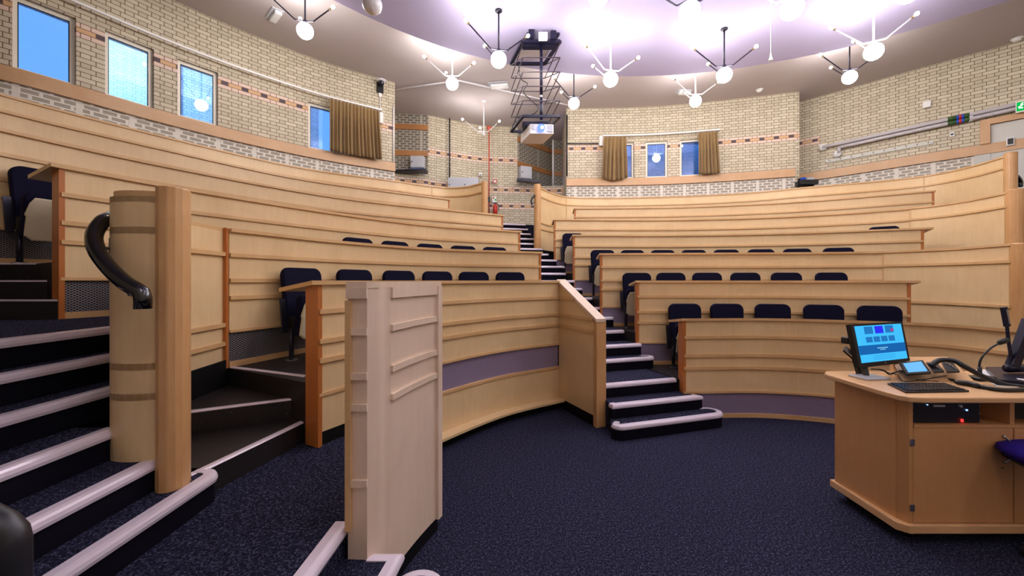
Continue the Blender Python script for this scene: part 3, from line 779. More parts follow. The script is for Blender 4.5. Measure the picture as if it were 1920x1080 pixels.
# central stairs
cs = stair('staircase', (1.5, 4.2, 0), 'long central flight of navy carpeted steps with pale nosings')
YM = [4.24, 4.45, 4.70, 5.26, 5.48, 5.82, 6.28, 6.5, 6.80, 7.38, 7.62, 7.9, 8.2, 8.5, 8.82, 9.2, 9.5, 9.78, 10.03, 10.25, 10.45]
DR = Vector((.955, .297))
def line_hit(mx, my, fx):   # walk along DR from (mx,my) to boundary X = fx(Y)
    t = 0
    for _ in range(30): t += (fx(my+DR.y*t)-(mx+DR.x*t))/1.04
    return Vector((mx+DR.x*t, my+DR.y*t))
ends = []
for k, ym in enumerate(YM):
    xm = (XL(ym)+XR(ym))/2
    a = line_hit(xm, ym, lambda y: XL(y)+.07); b = line_hit(xm, ym, XR); 
    if k in (1, 0): a = line_hit(xm, ym, lambda y: XL(y)+(.09 if k else .0))
    kk = (k+1) % 3
    if k == 0: b += DR*.32
    elif k == 1: b += DR*.16
    elif kk == 1 and k < 15: b += DR*.15
    elif kk == 2 and k < 15: b += DR*.06
    ends.append((a, b))
NB = Vector((-DR.y, DR.x))
for k, (a, b) in enumerate(ends):
    z = .15*(k+1)
    dep = (ends[k+1][0]-a).dot(NB)+.12 if k < 20 else .6
    da = Vector((XL(a.y+dep)-XL(a.y), dep)) ; a2 = a+NB*dep+DR*(.06 if k in (1, 2) else 0); b2 = b+NB*dep
    if (k+1) % 3 == 1 and k < 15:
        r = .10 if k else .14
        cb = b-DR*r+NB*r; ang = math.degrees(math.atan2(DR.y, DR.x))
        rb = arcpts(cb.x, cb.y, r, ang-90, ang+90, 12)
        tail = [tuple(b-DR*(r+.05)+NB*2*r)]
        if k == 0:
            ca = a+DR*.1+NB*.1; a2 = a+DR*.14+NB*dep
            la = arcpts(ca.x, ca.y, .1, ang+180, ang+270, 8); head = [tuple(a+DR*.07+NB*.17)]
        else: la = [tuple(a)]; head = []
        pl = la+rb+[tuple(b2-DR*(r*2)), tuple(a2)]
        path = head+la+rb+tail
    else:
        pl = [tuple(a), tuple(b), tuple(b2), tuple(a2)]; path = [tuple(a), tuple(b)]
        if k == 1: path = [tuple(a+NB*.08)]+path+[tuple(b+NB*.1-DR*.04)]
    zi = z-.15 if k else 0
    part('step', MB().prism(pl, 0, z), M['carpet'], cs)
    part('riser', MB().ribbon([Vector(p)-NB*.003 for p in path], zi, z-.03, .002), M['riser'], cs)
    nose([(Vector(p)-NB*.012) for p in path], z+.002, cs, .065, .045)
# small side flight at the far right behind the enclosure posts
rs = stair('staircase', (10.1, 7.6, 2.0), 'sliver of dark steps beyond the enclosure posts at the right edge')
for k in range(6):
    z = 2.25+.15*k; y0 = 7.2+.22*k
    part('step', MB().box((10.25, y0+.5, z/2), (.8, 1.0-.001*k, z)), M['riser'], rs)
    part('step_nosing', MB().box((10.25, y0+.0, z), (.8, .05, .03)), M['nosing'], rs)
hm = thing('handrail', (9.6, 7.5, 3.15), 'short black handrail beside the top right post', 'handrail')
part('rail', MB().tube(rows3([W(1901, 328, 7.35), W(1908, 332, 7.4), W(1913, 340, 7.45), W(1913, 350, 7.45)], 4), .035, 10), M['blackgloss'], hm, smooth=True)
part('bracket', MB().tube([W(1900, 347, 7.3), W(1913, 344, 7.45)], .01, 6), M['black'], hm)
hm = thing('handrail', (.5, 9.5, 3.3), 'small black handrail hook at the head of the central stairs', 'handrail')
part('rail', MB().tube(rows3([W(1003, 366, 9.5), W(998, 372, 9.45), W(996, 378, 9.4), W(998, 384, 9.4)], 4), .022, 10), M['black'], hm, smooth=True)
part('bracket', MB().tube([W(998, 381, 9.4), W(1003, 380, 9.55)], .01, 6), M['black'], hm)

# ------------------------------------------------------------------ partition end in the foreground, lamplight painted into its pale birch
pe = thing('partition_end', (-.62, 2.2, 0), 'lit-toned birch partition end with rounded corner standing in the centre foreground', 'partition')
arc = [Vector((2.3+3.0*math.cos(a), 1.5+3.0*math.sin(a))) for a in [math.pi-math.asin((2.10-1.5)/3)-(i/12)*(math.asin((2.63-1.5)/3)-math.asin(.2)) for i in range(13)]]
ptop = 1.643
back = [p+Vector((-.05, .02)) for p in arc]
colx = rows_spline([(-.70, 1.925), (-.685, 1.955), (-.665, 2.0), (-.655, 2.06), tuple(arc[0])], 5)
foot = [(-.79, 1.93), (-.70, 1.925)]
fp = [(-.795, 1.93)]+[tuple(p) for p in colx]+[tuple(p) for p in arc[1:]]+[tuple(p) for p in reversed(back)]+[(-.80, 2.0)]
part('panel', MB().prism(fp, .10, ptop-.03), M['birch_lit'], pe)
part('capping', MB().prism([(-.80, 1.918)]+[(p[0]-.0, p[1]-.006) for p in colx]+[tuple(p+Vector((.014, -.004))) for p in arc[1:]]+[tuple(p) for p in reversed(back)]+[(-.81, 2.01)], ptop-.03, ptop), M['birch_lit'], pe)
def arcband(z0, z1, d=.014, a0=0, a1=None, nm='batten'):
    A = arc[a0:a1]; o1 = [p+Vector((.0145, -.004))*d/.0145 for p in A]
    part(nm, MB().prism([tuple(p) for p in o1]+[tuple(p) for p in reversed(A)], z0, z1), M['birch_lit'], pe)
arcband(ptop-.085, ptop-.03)
for zt in (1.418, 1.202, 1.052): arcband(zt-.034, zt, .014)
arcband(.10, ptop-.03, .02, 12-1, None, 'edge_strip')
for zt in (1.42, 1.205, 1.055, .69):
    part('batten', MB().box((-.735, 1.918, zt-.017), (.075, .014, .034)), M['birch_lit'], pe)
part('batten', MB().box((-.748, 1.918, ptop-.055), (.10, .014, .05)), M['birch_lit'], pe)
part('edge_strip', MB().box((-.785, 1.915, (ptop-.09+.45)/2), (.026, .03, ptop-.09-.45)), M['birch_edge'], pe)
part('lower_panel', MB().prism([(-.76, 1.93)]+[tuple(p) for p in colx]+[tuple(arc[0]), (-.70, 2.06), (-.78, 1.96)], 0, .10), M['skirt'], pe)
part('skirting', MB().prism([tuple(p-Vector((.012, -.004))) for p in arc]+[tuple(p) for p in reversed(back)], 0, .10), M['skirt'], pe)

# ------------------------------------------------------------------ chairs
def rr_profile(w_, z0, z1, r, n=6, taper=0):
    pts = [(-w_/2+taper, z0), (w_/2-taper, z0)]
    pts += [(w_/2-r+r*math.cos(a), z1-r+r*math.sin(a)) for a in [i*math.pi/2/n for i in range(n+1)]]
    pts += [(-w_/2+r+r*math.cos(a), z1-r+r*math.sin(a)) for a in [math.pi/2+i*math.pi/2/n for i in range(n+1)]]
    return pts
def pad(prof, y0, y1, lean=0, zref=0):
    mb = MB(); n = len(prof); vs = []
    cx = sum(p[0] for p in prof)/n; cz = sum(p[1] for p in prof)/n
    for y, s in ((y0, .95), (y0-(y0-y1)*.2, 1), (y0-(y0-y1)*.8, 1), (y1, .95)):
        for x, z in prof: X_ = cx+(x-cx)*s; Z_ = cz+(z-cz)*s; vs.append((X_, y+lean*(Z_-zref), Z_))
    fs = [tuple(range(n)), tuple(3*n+i for i in range(n))[::-1]]
    for k in range(3):
        for i in range(n): fs.append((k*n+i, (k+1)*n+i, (k+1)*n+(i+1) % n, k*n+(i+1) % n))
    return mb.add(vs, fs)
# local frame: +y points back (away from the room's middle), seat faces -y, origin on the floor under the backrest
CH = {}
CH['backrest'] = mesh_of('backrest', pad(rr_profile(.45, .30, .875, .085, taper=.02), -.06, .0, .10, .4), M['seat_fabric'])
CH['seat'] = mesh_of('seat', pad(rr_profile(.43, .24, .62, .06), -.20, -.125, -.12, .3), M['seat_fabric'])
pf = [(-.16, .20), (.16, .20), (.21, .24), (.205, .40), (.215, .42), (.19, .52), (.16, .57), (-.16, .57), (-.19, .52), (-.215, .42), (-.205, .40), (-.21, .24)]
CH['seat_pan'] = mesh_of('seat_pan', pad(pf, -.225, -.205, -.14, .3), M['pan'])
mb = MB(); mb.box((0, -.09, .30), (.40, .05, .05)); mb.box((-.19, -.13, .34), (.03, .15, .14)); mb.box((.19, -.13, .34), (.03, .15, .14))
CH['seat_bracket'] = mesh_of('seat_bracket', mb, M['black'])
for s in (-1, 1):
    mb = MB().bar((s*.24, -.06, .26), (s*.25, -.03, .58), .05, .018)
    CH['side_arm%d' % s] = mesh_of('side_arm', mb, M['darksteel'])
mb = MB().tube([(-.19, -.08, 0), (-.19, -.08, .30)], .022, 10)
CH['leg'] = mesh_of('leg', mb, M['darksteel'], True)
mb = MB().lathe((-.19, -.08, 0), [(.055, 0), (.055, .008), (.03, .014)], 16)
CH['foot_plate'] = mesh_of('foot_plate', mb, M['chrome'])
def make_chair(parts=True):
    r = thing('folding_seat', (0, 0, 0), 'x', 'seat')
    for k, me in CH.items():
        nmk = me.name.split('.')[0]
        o = bpy.data.objects.new(nmk, me); sc.collection.objects.link(o); o.parent = r
    return r
proto = None
def place_chair(cname, x, z, label, group, dist=.13):
    global proto
    p, n = at_px(off(C[cname], -dist), x)
    if proto is None:
        proto = make_chair(); r = proto
    else:
        r = proto.copy(); sc.collection.objects.link(r)
        for ch in list(proto.children):
            q = ch.copy(); sc.collection.objects.link(q); q.parent = r
    r.location = (p.x, p.y, z); r.rotation_euler = (0, 0, math.atan2(n.y, n.x)-math.pi/2)
    r['label'] = label; r['group'] = group; r['category'] = 'seat'
NTH = ['first', 'second', 'third', 'fourth', 'fifth', 'sixth', 'seventh', 'eighth']
def row_chairs(cname, xs, z, where, group, frm='from the left', first=None, dist=.13):
    for i, x in enumerate(xs):
        lb = first if (i == 0 and first) else 'dark blue tip-up seat %s, %s %s' % (where, NTH[i], frm)
        place_chair(cname, x, z, lb, group, dist)
row_chairs('D3L', [567, 666, 749, 821, 889, 957], .9, 'behind the front left desk', 'seats behind the front left desk', first='dark blue tip-up seat at the open end of the front left desk, beige pan showing')
row_chairs('D4L', [672, 742, 807, 869, 928], 1.35, 'peeking over the second left desk', 'seats behind the second left desk')
place_chair('D5L', 86, 1.8, 'dark blue tip-up seat by the orange end board at the far left edge', 'seats behind the third left desk')
row_chairs('D2R', [1284, 1363, 1449, 1544, 1649], .45, 'behind the lowest right desk', 'seats behind the lowest right desk', first='dark blue tip-up seat beside the stairs at the end of the lowest right desk')
row_chairs('D3R', [1194, 1258, 1326, 1398, 1475, 1559], .9, 'behind the second right desk', 'seats behind the second right desk', first='dark blue tip-up seat beside the stairs at the end of the second right desk')
row_chairs('D4R', [1130, 1186, 1243, 1301, 1362, 1427, 1495, 1572], 1.35, 'behind the third right desk', 'seats behind the third right desk', first='dark blue tip-up seat beside the stairs at the end of the third right desk', dist=.34)
place_chair('D5R', 1074, 1.8, 'dark blue tip-up seat, narrow slice showing at the stair end of the fourth right desk', 'seats behind the fourth right desk')
place_chair('D5R', 1657, 1.8, 'dark blue tip-up seat barely peeking over the right end of the fourth right desk', 'seats behind the fourth right desk')

# ------------------------------------------------------------------ lamps
def lamp(gx, gy, Y, zc, col, alpha, label, ceil_z, lit=True, globe=True, bulbs=True):
    X_ = (gx-960)/F*Y; zg = EYE+(HOR-gy)*Y/F; r = .13
    zj = zg+r+.035
    t = thing('ceiling_lamp', (X_, Y, ceil_z), label, 'lamp', 'globe lamps on the ceiling')
    mm = M['blackmetal'] if col == 'black' else M['whitemetal']
    part('stem', MB().tube([(X_, Y, zj-.02), (X_, Y, ceil_z-.005)], .014, 10), mm, t, True)
    part('ceiling_rose', MB().lathe((X_, Y, ceil_z), [(.055, -.022), (.06, -.012), (.06, 0)], 18), mm, t, True)
    part('hub', MB().lathe((X_, Y, zj-.05), [(.022, 0), (.032, .02), (.032, .06), (.018, .075)], 14), mm, t, True)
    for ang, rt, ht in ((355, .43, .17), (208, .53, .27), (128, .36, .20)):
        a = math.radians(ang+alpha); ca, sa = math.cos(a), math.sin(a)
        P = lambda rr, dz: Vector((X_+ca*rr, Y+sa*rr, zj+dz))
        k_ = Vector((rt-.17, ht)).normalized(); Q = lambda d: P(rt+k_.x*d, ht+k_.y*d)
        path = rows3([P(.02, 0), P(.09, -.01), P(.15, -.012), P(.19, .015), P(rt, ht)], 4)
        arm = part('arm', MB().tube(path, .011, 8), mm, t, True)
        part('socket', MB().tube([P(rt, ht), Q(.05)], .018, 10), M['brass'], arm, True)
        if bulbs: part('bulb', MB().sphere(Q(.078), .028, 12, 8), M['bulb'] if lit else M['unlit'], arm, True)
    if globe:
        part('globe', MB().sphere((X_, Y, zg), r, 28, 18), M['globe'] if lit else M['unlit'], t, True, label='glowing opal glass globe' if lit else None)
    else:
        part('lamp_holder', MB().lathe((X_, Y, zg+.02), [(.012, 0), (.018, .03), (.05, .045), (.05, .055), (.02, .06), (.02, .14)], 16), M['white'], t, True)
for a_ in [
    (572, 58, 6.74, 0, 'black', 0, 'black-armed globe lamp at the top left, nearest the left brick wall', CEIL),
    (935, 112, 6.71, 0, 'black', 0, 'black-armed globe lamp hanging just left of the projector lift', DISC),
    (848, 157, 8.54, 0, 'white', -10, 'white-armed globe lamp left of the projector, above the recess', CEIL),
    (1145, 149, 7.29, 0, 'white', 0, 'white-armed globe lamp just right of the projector lift', DISC),
    (1076, 194, 9.5, 0, 'black', 0, 'black-armed small globe lamp beside the bottom of the projector lift', CEIL),
    (1304, 190, 9.38, 0, 'white', -15, 'white-armed small globe lamp above the right-hand back windows', CEIL),
    (1358, 141, 7.2, 0, 'black', -25, 'black-armed globe lamp at the centre of the right half of the ceiling', DISC),
    (1593, 145, 8.27, 0, 'black', -30, 'black-armed globe lamp over the corner of the right brick wall', CEIL),
    (1638, 97, 6.48, 0, 'white', -42, 'white-armed globe lamp on the right, below the edge of the ceiling disc', DISC),
    (1293, 22, 5.15, 0, 'black', 10, 'large-looking black-armed globe lamp at the top edge', DISC),
    (1485, 16, 4.95, 0, 'white', 0, 'large-looking white-armed globe lamp at the top edge, with the pull cord beside it', DISC),
    (1122, -6, 5.3, 0, 'white', 0, 'globe lamp cut off by the top edge above the white-armed lamp', DISC),
    (1702, -14, 5.2, 0, 'black', 0, 'globe lamp whose lower rim just touches the top edge on the right', DISC)]:
    lamp(*a_)
lamp(698, 8, 5.35, 0, 'white', 0, 'unlit grey opal globe lamp at the top edge left of centre', DISC, lit=False)
lamp(907, 258, 11.2, 0, 'white', -20, 'white-armed lamp without its globe in front of the recess wall', CEIL, globe=False)
# the same lamps over the speaker's end of the room, above and behind the view
for i, (x, y, zc) in enumerate(((2.2, 2.0, DISC), (5.2, 3.2, DISC), (.6, -.6, DISC), (4.2, -.4, DISC), (8.3, 1.0, DISC), (11.2, 4.2, CEIL))):
    t = thing('ceiling_lamp', (x, y, zc), 'globe lamp above the view, over the front of the room', 'lamp', 'globe lamps overhead out of view')
    part('stem', MB().tube([(x, y, zc-.78), (x, y, zc-.005)], .014, 8), M['blackmetal'], t, True)
    part('globe', MB().sphere((x, y, zc-.85), .13, 24, 14), M['globe'], t, True)
    for k in range(3):
        a = math.radians(100+120*k); P = lambda rr, dz: Vector((x+math.cos(a)*rr, y+math.sin(a)*rr, zc-.69+dz))
        arm = part('arm', MB().tube(rows3([P(.02, 0), P(.15, -.012), P(.19, .02), P(.44, .29)], 4), .011, 8), M['blackmetal'], t, True)
        part('bulb', MB().sphere(P(.467, .322), .028, 12, 8), M['bulb'], arm, True)

# ------------------------------------------------------------------ projector on its scissor lift
pl = thing('projector_lift', (.45, 7.7, DISC), 'dark scissor lift hanging from the ceiling disc, holding the projector', 'projector lift')
x0, x1, y0, y1 = .20, .88, 7.3, 8.05
def SX(x, y): return x+(-.22 if y > 7.6 else 0)
top_c = [(x0, y0), (x1, y0), (x1-.22, y1), (x0-.22, y1)]
def frame4(zz, wd, h, name, mat):
    mb = MB()
    for i in range(4):
        a, b = top_c[i], top_c[(i+1) % 4]; mb.bar((a[0], a[1], zz), (b[0], b[1], zz), wd, h)
    return part(name, mb, mat, pl)
frame4(6.03, .06, .05, 'top_frame', M['navy_metal'])
frame4(4.66, .05, .04, 'bottom_frame', M['navy_metal'])
mb = MB().box((.5, 7.42, 6.03), (.6, .13, .1)); mb.box((.35, 7.24, 6.12), (.1, .08, .14)); mb.box((.75, 7.24, 6.10), (.1, .08, .14)); mb.bar((.3, 7.3, 6.17), (.1, 8.0, 6.17), .05, .05); mb.bar((.85, 7.3, 6.17), (.65, 8.0, 6.17), .05, .05)
part('drive_motor', mb, M['navy_metal'], pl)
part('control_box', MB().box((.56, 7.2, 6.06), (.16, .06, .14)), M['white'], pl, bevel=.008)
part('mounting_plate', MB().prism([(.28, 7.45), (.8, 7.45), (.62, 7.98), (.06, 7.98)], 6.08, 6.1), M['ceiling'], pl)
part('telescopic_post', MB().tube([(.54, 7.35, 6.0), (.54, 7.35, 5.08)], .028, 12), M['navy_metal'], pl, True)
part('telescopic_post', MB().tube([(.54, 7.35, 5.02), (.54, 7.35, 4.62)], .028, 12), M['navy_metal'], pl, True)
part('post_joint', MB().sphere((.54, 7.35, 5.05), .022, 10, 8), M['white'], pl, True)
NS = 5; hz = (6.0-4.68)/NS
for s in range(NS):
    za = 6.0-hz*s; zb = za-hz; mb = MB()
    for xx in (x0, x1):
        mb.bar((xx, y0, za), (xx-.22, y1, zb), .014, .014); mb.bar((xx-.22, y1, za), (xx, y0, zb), .014, .014)
    mb.bar((x0, y0, zb), (x1, y0, zb), .014, .014); mb.bar((x0-.22, y1, zb), (x1-.22, y1, zb), .014, .014)
    part('scissor_stage', mb, M['rod'], pl)
cb = rows3([(.12, 7.9, 5.95), (.18, 7.8, 5.6), (.3, 7.7, 5.45), (.22, 7.7, 5.3), (.35, 7.6, 5.1), (.5, 7.6, 4.95), (.4, 7.6, 4.82), (.1, 7.7, 4.8), (.08, 7.7, 4.7)], 6)
part('cable', MB().tube(cb, .008, 6), M['black'], pl, True)
pj = thing('projector', (.55, 7.55, 4.36), 'white projector with glowing blue lens hung from the scissor lift', 'projector')
px0 = W(995, 231, 7.4); px1 = W(1038.5, 237, 7.4)
mb = MB().prism([(.335, 7.38), (.775, 7.40), (.62, 7.95), (.17, 7.93)], 4.37, 4.555)
part('casing', mb, M['white'], pj, bevel=.012)
part('mounting_bracket', MB().box((.45, 7.66, 4.60), (.5, .34, .085), -.05), M['navy_metal'], pj)
part('lens', MB().tube([(.535, 7.405, 4.468), (.535, 7.33, 4.468)], .068, 20), M['lens'], pj, True)
part('lens_glow', MB().tube([(.555, 7.332, 4.468), (.555, 7.322, 4.468)], .028, 14), M['lensdot'], pj, True)
part('vent_grille', MB().box((.705, 7.389, 4.468), (.10, .012, .12)), M['grey'], pj)
part('label_plate', MB().box((.385, 7.374, 4.49), (.05, .012, .07)), M['grey'], pj)

# ------------------------------------------------------------------ curtains and tracks
def wcurve_point(cname, x, inset): return at_px(off(C[cname], -inset), x)
def curtain(cname, xa, xb, z0, z1, folds, label, flare=(0, 0), gather=0):
    base = off(C[cname], -.16); pa, _ = at_px(base, xa); pb, n_ = at_px(base, xb)
    c = cut(base, xa, xb); Ls = lens(c); L = Ls[-1]; n = folds*10; rowsn = 14; vs = []; fs = []
    nn = normals(c)[len(c)//2]; dr = (c[-1]-c[0]).normalized()
    def g(u):
        s = u*L
        for i in range(len(c)-1):
            if s <= Ls[i+1]+1e-9: return c[i].lerp(c[i+1], (s-Ls[i])/max(1e-9, Ls[i+1]-Ls[i]))
        return c[-1]
    rnd = [random.uniform(.7, 1.3) for _ in range(folds+2)]
    for j in range(rowsn+1):
        v = j/rowsn; z = z1-(z1-z0)*v
        for i in range(n+1):
            u = i/n; ph = u*folds; k = int(ph)
            amp = (.018+.04*min(1, v*2))*rnd[k]
            uu = u+(.25/folds)*math.sin(2*math.pi*ph*.5+k)*v*.6
            p = g(min(max(uu, 0), 1))+dr*((flare[0]*(1-u)+flare[1]*u)*v)
            bulge = gather*math.sin(math.pi*u)*v*v
            q = p-nn*(amp*math.cos(2*math.pi*ph)+.02*math.sin(5*u+3*v))
            zz = z-bulge-(.012*math.cos(2*math.pi*ph) if j == rowsn else 0)
            vs.append((q.x, q.y, zz))
    for j in range(rowsn):
        for i in range(n): a = j*(n+1)+i; fs.append((a, a+1, a+n+2, a+n+1))
    o = solo('curtain', MB().add(vs, fs), M['curtain'], label, 'curtain', 'ochre curtains', smooth=True)
    s = o.modifiers.new('thickness', 'SOLIDIFY'); s.thickness = .006
curtain('WL', 617, 710, 4.62, 5.83, 14, 'wide ochre curtain on the left brick wall', (0, .06))
curtain('WC', 1131, 1174, 4.60, 5.80, 6, 'ochre curtain left of the three back windows, gathered at the hem', (-.06, .03), .06)
curtain('WC', 1309, 1345, 4.62, 5.80, 6, 'ochre curtain right of the three back windows', (0, .06))
def track(cname, xa, xb, z, label):
    c = cut(off(C[cname], -.16), xa, xb)
    t = thing('curtain_track', (c[0].x, c[0].y, z), label, 'curtain track')
    part('rail', MB().ribbon(c, z-.018, z+.018, .03), M['white'], t)
    for x in [xa+(xb-xa)*k/4 for k in range(1, 5)]:
        p, n = at_px(c, x); q = p+n*.16
        part('bracket', MB().bar((p.x, p.y, z), (q.x, q.y, z), .03, .02), M['white'], t)
track('WL', -40, 716, 5.86, 'long white curtain track across the left brick wall')
track('WC', 1130, 1350, 5.84, 'white curtain track above the three back windows')

# ------------------------------------------------------------------ wall fittings
def wallbox(name, cname, x, y, wpx, hpx, dep, mat, label, cat, bevel=.006, gap=0):
    p, n = at_px(off(C[cname], -gap) if gap else C[cname], x); Y = p.y; s = Y/F
    z = EYE+(HOR-y)*s; t = Vector((n.y, -n.x)); c = p-n*(dep/2+.001)
    Mx = Matrix(((t.x, n.x, 0), (t.y, n.y, 0), (0, 0, 1)))
    wid = wpx*s/max(.35, abs(t.x-(x-960)/F*t.y))
    return thing(name, (c.x, c.y, z-hpx*s/2), label, cat), c, z, Mx, wid, hpx*s, n, t
def simple_wallbox(name, cname, x, y, w_, h, dep, mat, label, cat, extra=None):
    T_, c, z, Mx, wid, hh, n, t = wallbox(name, cname, x, y, w_, h, dep, mat, label, cat)
    part('body', MB().box((c.x, c.y, z), (wid, dep, hh), M=Mx), M[mat], T_, bevel=.006)
    if extra: extra(T_, c, z, Mx, wid, hh, n, t, dep)
    return T_
def cover(T_, c, z, Mx, wid, hh, n, t, dep):
    q = c-n*(dep/2+.004); part('cover', MB().box((q.x, q.y, z), (wid*.6, .008, hh*.6), M=Mx), M['white'], T_)
def dark(T_, c, z, Mx, wid, hh, n, t, dep):
    q = c-n*(dep/2+.003); part('window', MB().box((q.x, q.y, z), (wid*.6, .006, hh*.4), M=Mx), M['black'], T_)
simple_wallbox('motor_box', 'WL', 713, 223, 7, 20, .1, 'white', 'white curtain motor box at the right end of the left curtain track', 'box', cover)
simple_wallbox('motor_box', 'WC', 1127, 266, 8, 18, .1, 'white', 'white curtain motor box at the left end of the back curtain track', 'box', cover)
simple_wallbox('emergency_unit', 'WR', 1738, 197, 15, 12, .08, 'white', 'white rectangular sounder high on the right brick wall', 'alarm', cover)
simple_wallbox('thermostat', 'WR', 1785, 253, 9, 8, .05, 'white', 'small white thermostat on the right brick wall below the pipes', 'thermostat', dark)
# camera on the left wall corner
T_, c, z, Mx, wid, hh, n, t = wallbox('wall_camera', 'WL', 712, 165, 12, 20, .06, 'black', 'black bracket-mounted dome camera at the top of the left wall corner', 'camera')
part('bracket', MB().box((c.x, c.y, z), (wid, .06, hh), M=Mx), M['black'], T_, bevel=.006)
q = c-n*.12
part('camera_head', MB().sphere((q.x, q.y, z+.06), .065, 16, 12), M['darksteel'], T_, True)
part('camera_hood', MB().lathe((q.x, q.y, z+.11), [(.11, 0), (.12, .02), (.08, .04), (.02, .05)], 18), M['whitemetal'], T_, True)
part('lens', MB().tube([(q.x-n.x*.05, q.y-n.y*.05, z+.05), (q.x-n.x*.08, q.y-n.y*.08, z+.045)], .02, 10), M['chrome'], T_, True)
part('socket', MB().box((c.x, c.y, z-hh/2-.06), (.07, .05, .09), M=Mx), M['white'], T_)
part('cable', MB().tube([Vector((c.x, c.y, z-hh/2-.1)), Vector((c.x, c.y, z-hh/2-.3)), Vector((c.x+.03, c.y, z-hh/2-.5))], .012, 8), M['white'], T_, True)
part('cable_entry', MB().lathe((c.x+.03, c.y, z-hh/2-.56), [(.05, 0), (.05, .02), (.03, .03)], 14), M['white'], T_)
# conduits
def conduit(x, ya, yb, Y, r, mat, label, cat='conduit'):
    return solo('conduit', MB().tube([W(x, ya, Y), W(x, yb, Y)], r, 8), M[mat], label, cat, smooth=True)
conduit(843, 222, 338, 12.35, .02, 'darksteel', 'thin dark vertical conduit on the recess wall above the grey cabinets')
t = thing('fire_pipe', tuple(W(917, 400, 12.6)), 'red vertical pipe down the recess wall with flared top', 'pipe')
part('pipe', MB().tube([W(917, 405, 12.6), W(917, 244, 12.6)], .022, 8), M['redpipe'], t, True)
q = W(917, 244, 12.6); part('flared_head', MB().lathe(q, [(.02, -.05), (.05, .0), (.09, .09), (.06, .12)], 14), M['redpipe'], t, True)
q = W(917, 374, 12.58); part('junction', MB().box(q, (.06, .06, .16)), M['black'], t)
t = thing('conduit', tuple(W(737, 310, 10.2)), 'white vertical conduit at the end of the left brick wall', 'conduit')
part('pipe', MB().tube([W(738, 306, 10.1), W(738, 200, 10.1)], .018, 8), M['whitemetal'], t, True)
t = thing('conduit', tuple(W(735, 170, 10.3)), 'white cable run along the ceiling from the left wall corner', 'conduit')
part('pipe', MB().tube([Vector(PX(736, 10.5)+(6.67,)), Vector(PX(860, 10.0)+(6.67,)), Vector(PX(1064, 11.4)+(6.67,))], .018, 8), M['whitemetal'], t, True)
solo('conduit', MB().tube([W(1037, 262, 13.3), W(1037, 346, 13.3)], .025, 8), M['whitemetal'], 'white vertical conduit in front of the right recess panel', 'conduit', smooth=True)
solo('conduit', MB().tube([W(1063, 216, 11.66), W(1063, 330, 11.66)], .02, 8), M['darksteel'], 'grey vertical conduit down the left edge of the back brick wall', 'conduit', smooth=True)
solo('conduit', MB().tube([W(1063, 269, 11.6), W(1122, 269, 11.6)], .016, 8), M['darksteel'], 'grey horizontal conduit feeding the back curtain motor box', 'conduit', smooth=True)
# grey cabinets
def cabinet(x0_, x1_, y0_, y1_, Y, dep, label, doors=1, yaw=0, shelf=False):
    a = W(x0_, y1_, Y); b = W(x1_, y0_, Y); cx, cz = (a.x+b.x)/2, (a.z+b.z)/2; w_, h = b.x-a.x, b.z-a.z
    t = thing('electrical_cabinet', (cx, Y, a.z), label, 'cabinet')
    R = Matrix.Rotation(yaw, 3, 'Z')
    part('body', MB().box((cx, Y, cz), (w_, dep, h), yaw), M['grey'], t, bevel=.01)
    for k in range(doors):
        dw = w_/doors; o = R@Vector((-w_/2+dw*(k+.5), -dep/2-.006, 0))
        part('door', MB().box(Vector((cx, Y, cz))+o, (dw*.94, .01, h*.92), yaw), M['grey'], t)
        o = R@Vector((-w_/2+dw*(k+.12), -dep/2-.016, 0))
        part('lock', MB().box(Vector((cx, Y, cz))+o, (.03, .012, .03), yaw), M['black'], t)
cabinet(771, 796, 294, 316, 11.95, .2, 'grey electrical cabinet on the left recess panel')
cabinet(974, 996, 313, 336, 13.12, .2, 'grey electrical cabinet on the right recess panel', yaw=math.radians(20))
cabinet(841, 898, 335, 362, 12.2, .3, 'wide two-door grey cabinet behind the top left partition', 2)
for xa, xb, Y, y, lb in ((738, 801, 11.75, 323, 'dark metal tray below the left recess panel'), (969, 1010, 12.75, 338, 'dark metal tray below the right recess panel')):
    a, b = W(xa, y, Y), W(xb, y+(4 if xa > 900 else -2), Y)
    solo('cable_tray', MB().bar(a, b, .3, .06), M['darksteel'], lb, 'tray')
simple = thing('wall_switch', tuple(W(901, 327, 12.85)), 'small white wall box above the grey cabinets beside the red pipe', 'switch')
part('body', MB().box(W(901, 327, 12.8), (.09, .05, .1)), M['white'], simple, bevel=.006)
part('lens', MB().box(W(901, 327.6, 12.77), (.04, .02, .03)), M['black'], simple)
# fire signs and extinguisher
sg = thing('fire_sign', tuple(W(928, 344, 12.9)), 'small red-and-white square call point on the recess wall', 'sign')
part('plate', MB().box(W(928, 340, 12.88), (.12, .02, .12)), M['red'], sg)
part('symbol', MB().box(W(928, 340, 12.865), (.07, .012, .07)), M['white'], sg)
sg = thing('fire_sign', tuple(W(927, 379, 12.9)), 'white, red and green notice just above the fire extinguisher', 'sign')
part('plate', MB().box(W(926.5, 374, 12.88), (.13, .02, .19)), M['white'], sg)
part('symbol', MB().box(W(925.5, 371, 12.865), (.05, .012, .05)), M['red'], sg)
part('symbol', MB().box(W(929, 374.5, 12.865), (.04, .012, .05)), M['exit'], sg)
ex = thing('fire_extinguisher', tuple(W(928.5, 401, 12.7)), 'red fire extinguisher hanging at the head of the stairs', 'fire extinguisher')
q = W(928.5, 401, 12.7)
part('cylinder', MB().lathe(q, [(.06, 0), (.075, .02), (.075, .24), (.05, .28), (.025, .3), (.025, .32)], 16), M['red'], ex, True)
